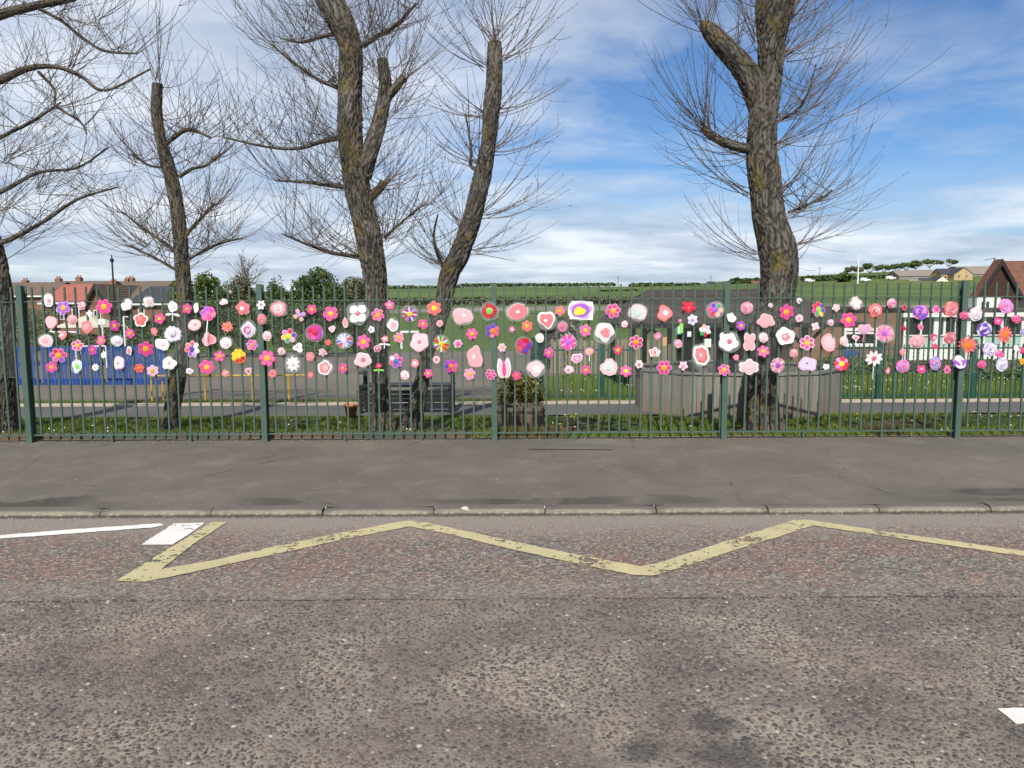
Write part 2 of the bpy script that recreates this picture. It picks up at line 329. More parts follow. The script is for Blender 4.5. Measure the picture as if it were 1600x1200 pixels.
rd = tag(sheet('road', lin(-30, 30, 60), [-8, -3, 0, 2, 3, 4, 5, 5.6, KERB_Y + 0.03], M_ROAD, 0, lambda x, y: ROAD_Z), kind='structure'); WL[rd] = Vector((0, 0, 0))
tag(sheet('road_base', lin(-400, 400, 8), [-400, -100, -8, KERB_Y + 0.05], M_PATH, 0, lambda x, y: ROAD_Z - 0.03), kind='structure')
# chippings: real stones proud of the binder
rs = np.random.RandomState(7); cs = 0.0195
ny = int((SEAM_Y - 0.76) / cs); V = []; FQ = []
yy = []; xx = []
for j in range(ny):
    y = SEAM_Y + 0.13 - j * cs; hw = max(2.1, y * 0.70 + 0.3) + 1.5; nx = int(2 * hw / cs)
    xs_ = -hw + (np.arange(nx) + 0.5 * (j % 2)) * cs; xx.append(xs_); yy.append(np.full(nx, y))
xx = np.concatenate(xx); yy = np.concatenate(yy); n = len(xx)
xx = xx + rs.uniform(-.008, .008, n); yy = yy + rs.uniform(-.008, .008, n)
sel = np.array([mn.noise(Vector((a * 1.3, b * 1.3, 5))) + 0.6 * mn.noise(Vector((a * 5, b * 5, 8))) for a, b in zip(xx, yy)])
wv = np.array([mn.noise(Vector((a * 2.1, 3.3, 1))) + .6 * mn.noise(Vector((a * 9, 1.3, 1))) for a in xx]); keep = (yy < SEAM_Y + .03 + .075 * wv + rs.normal(0, .03, n)) & (rs.rand(n) < np.clip(0.97 + sel * 0.3, 0.72, 1.0)); xx = xx[keep]; yy = yy[keep]; sel = sel[keep]; n = len(xx)
K = 6; ang = np.arange(K) * 2 * math.pi / K; rad = rs.uniform(.0088, .0150, (n, 1)) * (1 - .15 * sel[:, None]); asp = rs.uniform(.68, 1.05, (n, 1)); rot = rs.uniform(0, math.pi, (n, 1))
rr = rad * rs.uniform(.7, 1.2, (n, K)); ex = rr * np.cos(ang); ey = rr * np.sin(ang) * asp
ox = ex * np.cos(rot) - ey * np.sin(rot); oy = ex * np.sin(rot) + ey * np.cos(rot)
hh = rs.uniform(.0010, .0038, (n, 1)); tx = rs.uniform(-.12, .12, (n, 1)); ty = rs.uniform(-.12, .12, (n, 1))
Vb = np.stack([xx[:, None] + ox, yy[:, None] + oy, np.full((n, K), ROAD_Z - .002)], -1)
Vt = np.stack([xx[:, None] + ox * .74, yy[:, None] + oy * .74, ROAD_Z + hh + ox * tx + oy * ty], -1)
Vc = np.stack([xx, yy, ROAD_Z + hh[:, 0] + .0008], -1)[:, None, :]
V = np.concatenate([Vb, Vt, Vc], 1).reshape(-1, 3); b0 = (np.arange(n) * (2 * K + 1))[:, None]
tri = []
for i in range(K):
    j = (i + 1) % K
    tri += [np.concatenate([b0 + i, b0 + j, b0 + K + j], 1), np.concatenate([b0 + i, b0 + K + j, b0 + K + i], 1), np.concatenate([b0 + K + i, b0 + K + j, b0 + 2 * K], 1)]
t = MT('chipping_stone', 0.7, 0.35); r = t.rnd(); pn = t.noise(0.9, 5, 0.6, t.vec(loc=(9, 3, 0)))
c = t.ramp(r, [(0.0, (.042, .038, .04)), (0.22, (.074, .062, .056)), (0.5, (.118, .093, .079)), (0.75, (.165, .130, .107)), (0.9, (.13, .116, .108)), (0.985, (.20, .17, .143)), (1.0, (.38, .35, .31))])
hu = t.noise(0.8, 4, 0.6, t.vec(loc=(2, 8, 0)))
c = t.mix(t.ramp(hu, [(0.52, 0.0), (0.68, 0.35)]), c, (.19, .125, .095))
c = dark_blotches(t, c)
t.col(t.mix(0.6, c, t.ramp(t.noise(300, 3), [(0.25, 0.65), (0.75, 1.3)]), 'MULTIPLY')); M_CHIP = t.m
ch = obj('road_chippings', np_mesh('road_chippings', V, np.concatenate(tri)), M_CHIP, rd); ch['kind'] = 'stuff'
# smaller loose-looking red and grey chips in the worn strip by the kerb
rs = np.random.RandomState(17); n = 52000; yy = rs.uniform(SEAM_Y + .05, KERB_Y - .22, n); xx = rs.uniform(-1, 1, n) * (yy * .70 + 1.6)
m_ = np.array([mn.noise(Vector((a * 1.9, b * 2.4, 2))) + .6 * mn.noise(Vector((a * 6, b * 8, 5))) for a, b in zip(xx, yy)]); fd_ = np.clip((KERB_Y - .2 - yy) / .35, .15, 1) * np.clip((yy - SEAM_Y) / .3, .25, 1)
k = rs.rand(n) < np.clip(.62 + m_ * .9, .08, 1) * fd_; xx, yy = xx[k], yy[k]; n = len(xx); K = 5; ang = np.arange(K) * 2 * math.pi / K
rr = rs.uniform(.0042, .0092, (n, 1)) * rs.uniform(.65, 1.25, (n, K)); rot = rs.uniform(0, 6.28, (n, 1)); ox = rr * np.cos(ang + rot) * 1.15; oy = rr * np.sin(ang + rot) * .85
Vb = np.stack([xx[:, None] + ox, yy[:, None] + oy, np.full((n, K), ROAD_Z + .0002)], -1); Vc = np.stack([xx, yy, ROAD_Z + rs.uniform(.0012, .0032, n)], -1)[:, None, :]
V = np.concatenate([Vb, Vc], 1).reshape(-1, 3); b0 = (np.arange(n) * (K + 1))[:, None]; tri = np.concatenate([np.concatenate([b0 + i, b0 + (i + 1) % K, b0 + K], 1) for i in range(K)])
t = MT('red_chip', 0.8, 0.3); t.col(t.ramp(t.rnd(), [(0.0, (.045, .04, .04)), (0.34, (.11, .10, .088)), (0.5, (.16, .09, .07)), (0.68, (.25, .10, .072)), (0.82, (.31, .13, .09)), (0.92, (.30, .25, .20)), (1.0, (.42, .38, .31))]))
cq = obj('red_chippings', np_mesh('red_chippings', V, tri), t.m, rd); cq['kind'] = 'stuff'
# painted markings, worn through in places
def paint(name, c, wear):
    t = MT(name, 0.75, 0.3); f = t.noise(26, 7, 0.72, t.vec((1, .8, 1))); g = t.noise(3.0, 3, 0.5); k = t.noise(140, 3, 0.7)
    t.col(t.mix(0.8, t.ramp(t.noise(5, 6, 0.65), [(0.3, tuple(x * .8 for x in c)), (0.7, c)]), t.ramp(k, [(0.25, 0.75), (0.75, 1.15)]), 'MULTIPLY'))
    al = t.ramp(t.math('ADD', f, t.math('MULTIPLY', g, 0.5)), [(wear, 0.0), (wear + 0.02, 1.0)]); t.l(al, t.b.inputs['Alpha']); t.bump(k, 0.5, 0.003); return t.m
M_YEL = paint('yellow_road_paint', (.47, .415, .235), 0.645); M_WHT = paint('white_road_paint', (.72, .70, .66), 0.58)
def marking(name, px, m, label, rng):
    g = [G(a, b, ROAD_Z + .006) for a, b in px]; pts = []
    random.seed(rng)
    for a, b in zip(g, g[1:] + g[:1]):
        L = (b - a).length; k = max(1, int(L / 0.035)); nrm = Vector((-(b - a).y, (b - a).x, 0)).normalized()
        for i in range(k): pts.append(a.lerp(b, i / k) + (nrm * random.gauss(0, .0035) if i else Vector()))
    me = mesh(name, [tuple(p) for p in pts], [tuple(range(len(pts)))])
    return tag(obj(name, me, m), label, 'road marking')
zz_me = [(330, 816), (355.5, 815.5), (300, 851), (252, 889), (345, 873), (435, 852), (540, 831), (617, 816), (640, 813.5), (665, 816), (735, 831), (800, 845.5), (900, 866), (1000, 884.5),
         (1027, 880), (1120, 850), (1240, 812.5), (1265, 812), (1282, 815), (1440, 838), (1600, 861), (1836, 893), (1864, 891), (2150, 818), (2190, 818), (2168, 827), (1884, 903), (1842, 904), (1600, 869), (1440, 846), (1272, 821), (1140, 862), (1060, 888), (1020, 899), (985, 897.5), (900, 880), (795, 857), (700, 834), (640, 822.5),
         (550, 840), (462, 859), (345, 884), (262, 902), (228, 908.5), (181, 908)]
marking('zigzag_marking', zz_me, M_YEL, 'long pale yellow zigzag line painted on the reddish road edge', 1)
marking('edge_line', [(-160, 847), (0, 836), (125, 826), (251, 817.5), (257, 820.5), (240, 824), (120, 833), (0, 841.5), (-160, 853)], M_WHT, 'thin white line running out at left beside the kerb', 2)
marking('end_bar', [(271, 818), (320, 816.5), (296, 834), (270, 851), (220, 851), (246, 834)], M_WHT, 'short slanted white bar touching the yellow zigzag', 3)
marking('centre_dash', [(1558, 1107), (1640, 1104), (1760, 1102), (1800, 1128), (1690, 1130), (1588, 1131), (1575, 1120)], M_WHT, 'white dash at the bottom right edge of the road', 4)
# little litter stones
M_PALE = plain('pale_stone', (.52, .50, .46), 0.9, 0.15, 30)
def pebble(px, py, z, r, label):
    p = G(px, py, z); random.seed(int(px)); v = []
    import itertools
    base = [Vector((math.cos(a) * math.cos(e), math.sin(a) * math.cos(e), math.sin(e))) for e in (-.5, .15, .8) for a in [k * 2 * math.pi / 7 + e for k in range(7)]] + [Vector((0, 0, .95))]
    v = [p + Vector((q.x * 1.3, q.y, q.z * .7)) * r * random.uniform(.8, 1.15) + Vector((0, 0, r * .4)) for q in base]
    f = [(7 * k + i, 7 * k + (i + 1) % 7, 7 * k + 7 + (i + 1) % 7, 7 * k + 7 + i) for k in (0, 1) for i in range(7)] + [(14 + i, 14 + (i + 1) % 7, 21) for i in range(7)]
    tag(obj('pebble', mesh('pebble', v, f), M_PALE), label, 'stone', 'pale stones along the kerb')
pebble(122, 805, ROAD_Z, .025, 'small white stone in the gutter near the left end')
pebble(727, 797, -.07, .028, 'pale stone on the kerb above the zigzag peak')
# grit gathered in the gutter and along the back of the pavement
rs = np.random.RandomState(23); n1, n2, n3 = 2600, 1500, 700
xx = rs.uniform(-6, 6, n1 + n2 + n3); yy = np.concatenate([KERB_Y - .012 - np.abs(rs.normal(0, .035, n1)), FY + .06 - np.abs(rs.normal(0, .05, n2)), rs.uniform(KERB_Y + .15, FY, n3)])
zz_ = np.concatenate([np.full(n1, ROAD_Z), [pave_z(a, b) for a, b in zip(xx[n1:], yy[n1:])]]); n = len(xx); K = 5; ang = np.arange(K) * 2 * math.pi / K
rr = rs.uniform(.002, .0075, (n, 1)) * rs.uniform(.6, 1.3, (n, K)); ox = rr * np.cos(ang); oy = rr * np.sin(ang)
V = np.concatenate([np.stack([xx[:, None] + ox, yy[:, None] + oy, zz_[:, None] + np.zeros((n, K)) - .001], -1), np.stack([xx, yy, zz_ + rr[:, 0] * .9], -1)[:, None, :]], 1).reshape(-1, 3); b0 = (np.arange(n) * (K + 1))[:, None]
t = MT('grit', .9, .2); t.col(t.ramp(t.rnd(), [(0.0, (.04, .033, .026)), (0.5, (.12, .10, .08)), (0.85, (.22, .19, .15)), (1.0, (.45, .42, .37))]))
tag(obj('grit', np_mesh('grit', V, np.concatenate([np.concatenate([b0 + i, b0 + (i + 1) % K, b0 + K], 1) for i in range(K)])), t.m), 'fine grit in the gutter and along the pavement edges', 'grit', kind='stuff')
# ------------------------------------------------------------------ the front fence
t = MT('fence_green_paint', 0.5, 0.25); f = t.noise(3.0, 5, 0.6); s = t.noise(60, 5, 0.7)
c = t.ramp(f, [(0.3, (.052, .092, .072)), (0.7, (.08, .128, .10))])
c = t.mix(t.ramp(s, [(0.63, 0.0), (0.70, 0.7)]), c, (.11, .075, .045)); t.col(c).bump(s, 0.15, 0.002); M_GREEN = t.m
PX = [P(41, 570, FY).x, P(411, 570, FY).x, P(772, 570, FY).x, P(1132, 570, FY).x, P(1499, 570, FY).x]
PX = [PX[0] - 2.76] + PX + [PX[-1] + 2.78]
fence = thing('bar_fence', 'green metal vertical bar fence behind the pavement, hung with paper flowers', 'fence', (0, FY, 0))
post_me = MB().box(-.032, .032, -.052, -.043, -.12, 1.845).box(-.0035, .0035, -.043, .050, -.12, 1.8445).box(-.032, .032, .050, .059, -.12, 1.8445).me('post')
cap_me = MB().box(-.0325, .0325, -.0525, -.0425, 1.8452, 1.849).me('post_cap')
foot_me = MB().box(-.012, .012, -.02, .03, -.1, .078).me('foot')
bar_me = MB().box(-.0092, .0092, -.0092, .0092, .092, 1.825).me('bar')
bar_me.from_pydata if 0 else None
bar_me.materials.append(M_GREEN)
for i, x in enumerate(PX):
    ps = obj('post', post_me, M_GREEN, fence, (x, FY, 0)); obj('post_cap', cap_me, M_GREEN, ps, (x, FY, 0))
random.seed(11)
for x0, x1 in zip(PX, PX[1:]):
    MB().box(x0 + .036, x1 - .036, FY - .02, FY + .02, 1.652, 1.662).build('top_rail', M_GREEN, fence)
    MB().box(x0 + .036, x1 - .036, FY - .02, FY + .02, .080, .092).build('bottom_rail', M_GREEN, fence)
    nb = 21; st = (x1 - x0) / (nb + 1)
    for k in range(1, nb + 1):
        obj('bar', bar_me, None, fence, (x0 + k * st + random.uniform(-.003, .003), FY, random.uniform(-.004, .004)), (random.uniform(-.003, .003), random.uniform(-.0035, .0035), 0))
    for q in (.345, .68):
        obj('foot', foot_me, M_GREEN, fence, (x0 + (x1 - x0) * q, FY, 0))
# boards under the left half of the fence
t = MT('gravel_board_timber', 0.9, 0.2); f = t.noise(5, 6, 0.6, t.vec((.4, 1, 8)))
t.col(t.mix(t.ramp(t.noise(.9, 4), [(0.4, 0.0), (0.6, 0.8)]), t.ramp(f, [(0.3, (.075, .06, .04)), (0.7, (.135, .108, .075))]), (.045, .075, .062))).bump(f, .4, .01); M_GB = t.m
gb = thing('gravel_board', 'low dark boards along the ground under the left half of the fence', 'board', (-5, FY + .16, 0))
bl = [(-11.2, -8.62), (-8.6, PX[1] + .5), (PX[1] + .52, PX[2] - .1), (PX[2] - .08, PX[2] + 1.6), (PX[2] + 1.62, PX[3] - .35)]
for a, b in bl: bx('board', M_GB, gb, a, b, FY + .135, FY + .165, -.05, .085)
# chicken wire on the back of the bars
t = MT('galvanised_wire', 0.45, 0.5); t.col((.26, .28, .26)); t.b.inputs['Metallic'].default_value = 0.6; M_WIRE = t.m
def chicken_wire(x0, x1, z0, z1, y):
    a, h, tw = 0.0265, 0.0235, 0.0075      # cell width, row pitch, twist length
    segs = []; nx = int((x1 - x0) / a); nz = int((z1 - z0) / h)
    for r in range(nz):
        z = z0 + r * h; off = (r % 2) * a / 2
        for c_ in range(nx):
            x = x0 + c_ * a + off
            segs.append((x, z, x, z + tw)); segs.append((x, z + tw, x + a / 2, z + h)); segs.append((x, z + tw, x - a / 2, z + h))
    S = np.array(segs); A = np.stack([S[:, 0], S[:, 1]], 1); B = np.stack([S[:, 2], S[:, 3]], 1)
    sag = lambda p: np.stack([p[:, 0] + .006 * np.sin(p[:, 1] * 9 + p[:, 0] * 2), p[:, 1] + .010 * np.sin(p[:, 0] * 2.3) + .004 * np.sin(p[:, 0] * 11)], 1)
    A = sag(A); B = sag(B); D = B - A; L = np.linalg.norm(D, axis=1, keepdims=True); Nn = np.stack([-D[:, 1], D[:, 0]], 1) / L
    r = 0.0013; wy = lambda p: y + .004 * np.sin(p[:, 0] * 5.1) + .003 * np.sin(p[:, 1] * 17)
    def pt(p, o, dy): q = p + Nn * o; return np.stack([q[:, 0], wy(p) + dy, q[:, 1]], 1)
    V = np.stack([pt(A, r, 0), pt(A, -r, 0), pt(A, 0, r * 1.7), pt(B, r, 0), pt(B, -r, 0), pt(B, 0, r * 1.7)], 1).reshape(-1, 3)
    b = (np.arange(len(S)) * 6)[:, None]; Fq = np.concatenate([np.concatenate([b + i for i in q], 1) for q in ((0, 1, 4, 3), (1, 2, 5, 4), (2, 0, 3, 5))])
    return np_mesh('wire_mesh', V, Fq)
cw = thing('chicken_wire', 'fine hexagonal wire netting tied along the upper part of the fence', 'wire netting', (0, FY + .016, .8))
o = obj('wire_mesh', chicken_wire(PX[0] + .9, PX[-1] - .9, .775, 1.645, FY + .016), M_WIRE, cw); o['kind'] = 'stuff'
for z in (.772, 1.648):
    tw = MB()
    for k in range(60):
        xa = PX[0] + .9 + (PX[-1] - PX[0] - 1.8) * k / 60; xb = PX[0] + .9 + (PX[-1] - PX[0] - 1.8) * (k + 1) / 60
        tw.bar((xa, FY + .016, z + .006 * math.sin(k * 1.9)), (xb, FY + .016, z + .006 * math.sin((k + 1) * 1.9)), .0013, 4)
    tw.build('edge_wire', M_WIRE, cw)
# ------------------------------------------------------------------ paper flowers
HEX = dict(W='f6f4f3', wp='f9e2e5', pp='f7c8cf', ps='f4b0b7', sa='f08a90', co='ee6a62', hp='e8418f', mp='ee6cae', mg='d63aa8', pk='f28ab8', pl='f0b8dc', pu='a95ad0', vi='5f4bc4', li='c9a4e6', la='d9d3ee', lb='a9b4e0',
           rd='dd2440', cr='c81f3c', rs='de6f84', dr='c96f80', ye='f4dc3e', yo='f6b52c', og='f58a2e', pe='f6c49a', gn='37b36a', lg='8fd95a', mi='cfe9dc', te='2f9f96', bl='4f7fd0', gy='dde0de', br='8a6a3a', cw='f7efe6')
_fm = {}
def lin_hex(k):
    c = _h(HEX[k]); return tuple(min(.66, x * .74) for x in c)
def paper(a, b=None):
    key = (a, b)
    if key in _fm: return _fm[key]
    t = MT('paper_' + a + ('_' + b if b else ''), 0.62, 0.35); ca = lin_hex(a)
    oi = t.n('ShaderNodeObjectInfo'); ad = t.n('ShaderNodeVectorMath', operation='ADD'); t.l(t.tc.outputs['Object'], ad.inputs[0]); t.l(oi.outputs['Random'], ad.inputs[1])
    sc = t.noise(70, 4, 0.6, ad.outputs[0], 1.5); big = t.noise(14, 3, 0.5, ad.outputs[0])
    base = ca
    if b:
        at = t.n('ShaderNodeAttribute', attribute_name='rim'); base = t.mix(at.outputs['Fac'], ca, lin_hex(b))
    c = t.mix(1.0, base, t.ramp(sc, [(0.3, .82), (0.65, 1.06)]), 'MULTIPLY')
    c = t.mix(t.ramp(big, [(0.35, 0.0), (0.75, 0.22)]), c, tuple(min(.88, x * 1.25 + .04) for x in ca))
    t.col(c); t.b.inputs['Sheen Weight'].default_value = 0.0; _fm[key] = t.m; return t.m
t = MT('laminating_film', 0.12, 0.5); t.b.inputs['Base Color'].default_value = (.75, .8, .8, 1)
tb = t.n('ShaderNodeBsdfTransparent'); mx = t.n('ShaderNodeMixShader'); mx.inputs[0].default_value = 0.09; t.l(tb.outputs[0], mx.inputs[1]); t.l(t.b.outputs[0], mx.inputs[2])
t.l(mx.outputs[0], t.nt.nodes['Material Output'].inputs[0]); M_FILM = t.m
def fan(name, out, y, th, dome=0.0, curl=0.0, rim=False):
    "plate seen from -y: outline in x,z; front face domed towards the viewer"
    n = len(out); v = [(0, y - dome, 0)]; cu = lambda x, z: curl * (x * x + .5 * x * z)
    v += [(x * .62, y - dome * .75 + cu(x * .62, z * .62), z * .62) for x, z in out] + [(x, y + cu(x, z), z) for x, z in out] + [(x, y + th + cu(x, z), z) for x, z in out]
    f = [(0, 1 + (i + 1) % n, 1 + i) for i in range(n)]
    for k in (0, 1):
        f += [(1 + k * n + i, 1 + k * n + (i + 1) % n, 1 + (k + 1) * n + (i + 1) % n, 1 + (k + 1) * n + i) for i in range(n)]
    f.append(tuple(range(1 + 2 * n, 1 + 3 * n)))
    me = mesh(name, v, f, False)
    if rim:
        at = me.attributes.new('rim', 'FLOAT', 'POINT'); at.data.foreach_set('value', [0.0] * (n + 1) + [1.0] * (2 * n))
    return me
def outline(w, h, n, dep, rg, wob=0.05, k=44, rot=None, sharp=1.0):
    rot = rg.uniform(0, 6.28) if rot is None else rot; ph = [rg.uniform(0, 6.28) for _ in range(4)]; am = [rg.gauss(0, wob) for _ in range(4)]; o = []
    for i in range(k):
        a = 2 * math.pi * i / k; r = 1.0
        if n: r = 1 - dep + dep * abs(math.cos(n * (a - rot) / 2)) ** sharp
        r *= 1 + sum(am[q] * math.cos((q + 2) * a + ph[q]) for q in range(4)); o.append((r * math.cos(a), r * math.sin(a)))
    xs_ = [p[0] for p in o]; zs_ = [p[1] for p in o]; mx_, mz_ = (max(xs_) + min(xs_)) / 2, (max(zs_) + min(zs_)) / 2
    sx, sz = (max(xs_) - min(xs_)) / 2, (max(zs_) - min(zs_)) / 2
    return [((x - mx_) / sx * w / 2, (z - mz_) / sz * h / 2) for x, z in o]
_pm = {}
def petal_mesh(kind, r0, r1, wd):
    key = (kind, round(r0, 4), round(r1, 4), round(wd, 4))
    if key in _pm: return _pm[key]
    o = []; L = (r1 - r0) / 2; K = 14
    for i in range(K):
        a = 2 * math.pi * i / K; s = math.sin(a); c_ = math.cos(a)
        if kind == 'pet': x = wd / 2 * c_ * (1 + .22 * s); z = L * s
        elif kind == 'dai': x = wd / 2 * c_ * (1 - .55 * max(0, s) ** 2); z = L * s
        else: x = wd / 2 * (1 if c_ > 0 else -1) * abs(c_) ** .35; z = L * (1 if s > 0 else -1) * abs(s) ** .5
        o.append((x, z))
    me = fan('petal', o, 0, .0012, .0028 if kind == 'pet' else .0015, 0, True); _pm[key] = me; return me
S_ = 8.96 / 1200.0 * 0.994 + 0.00016       # metres per photograph pixel at the flowers
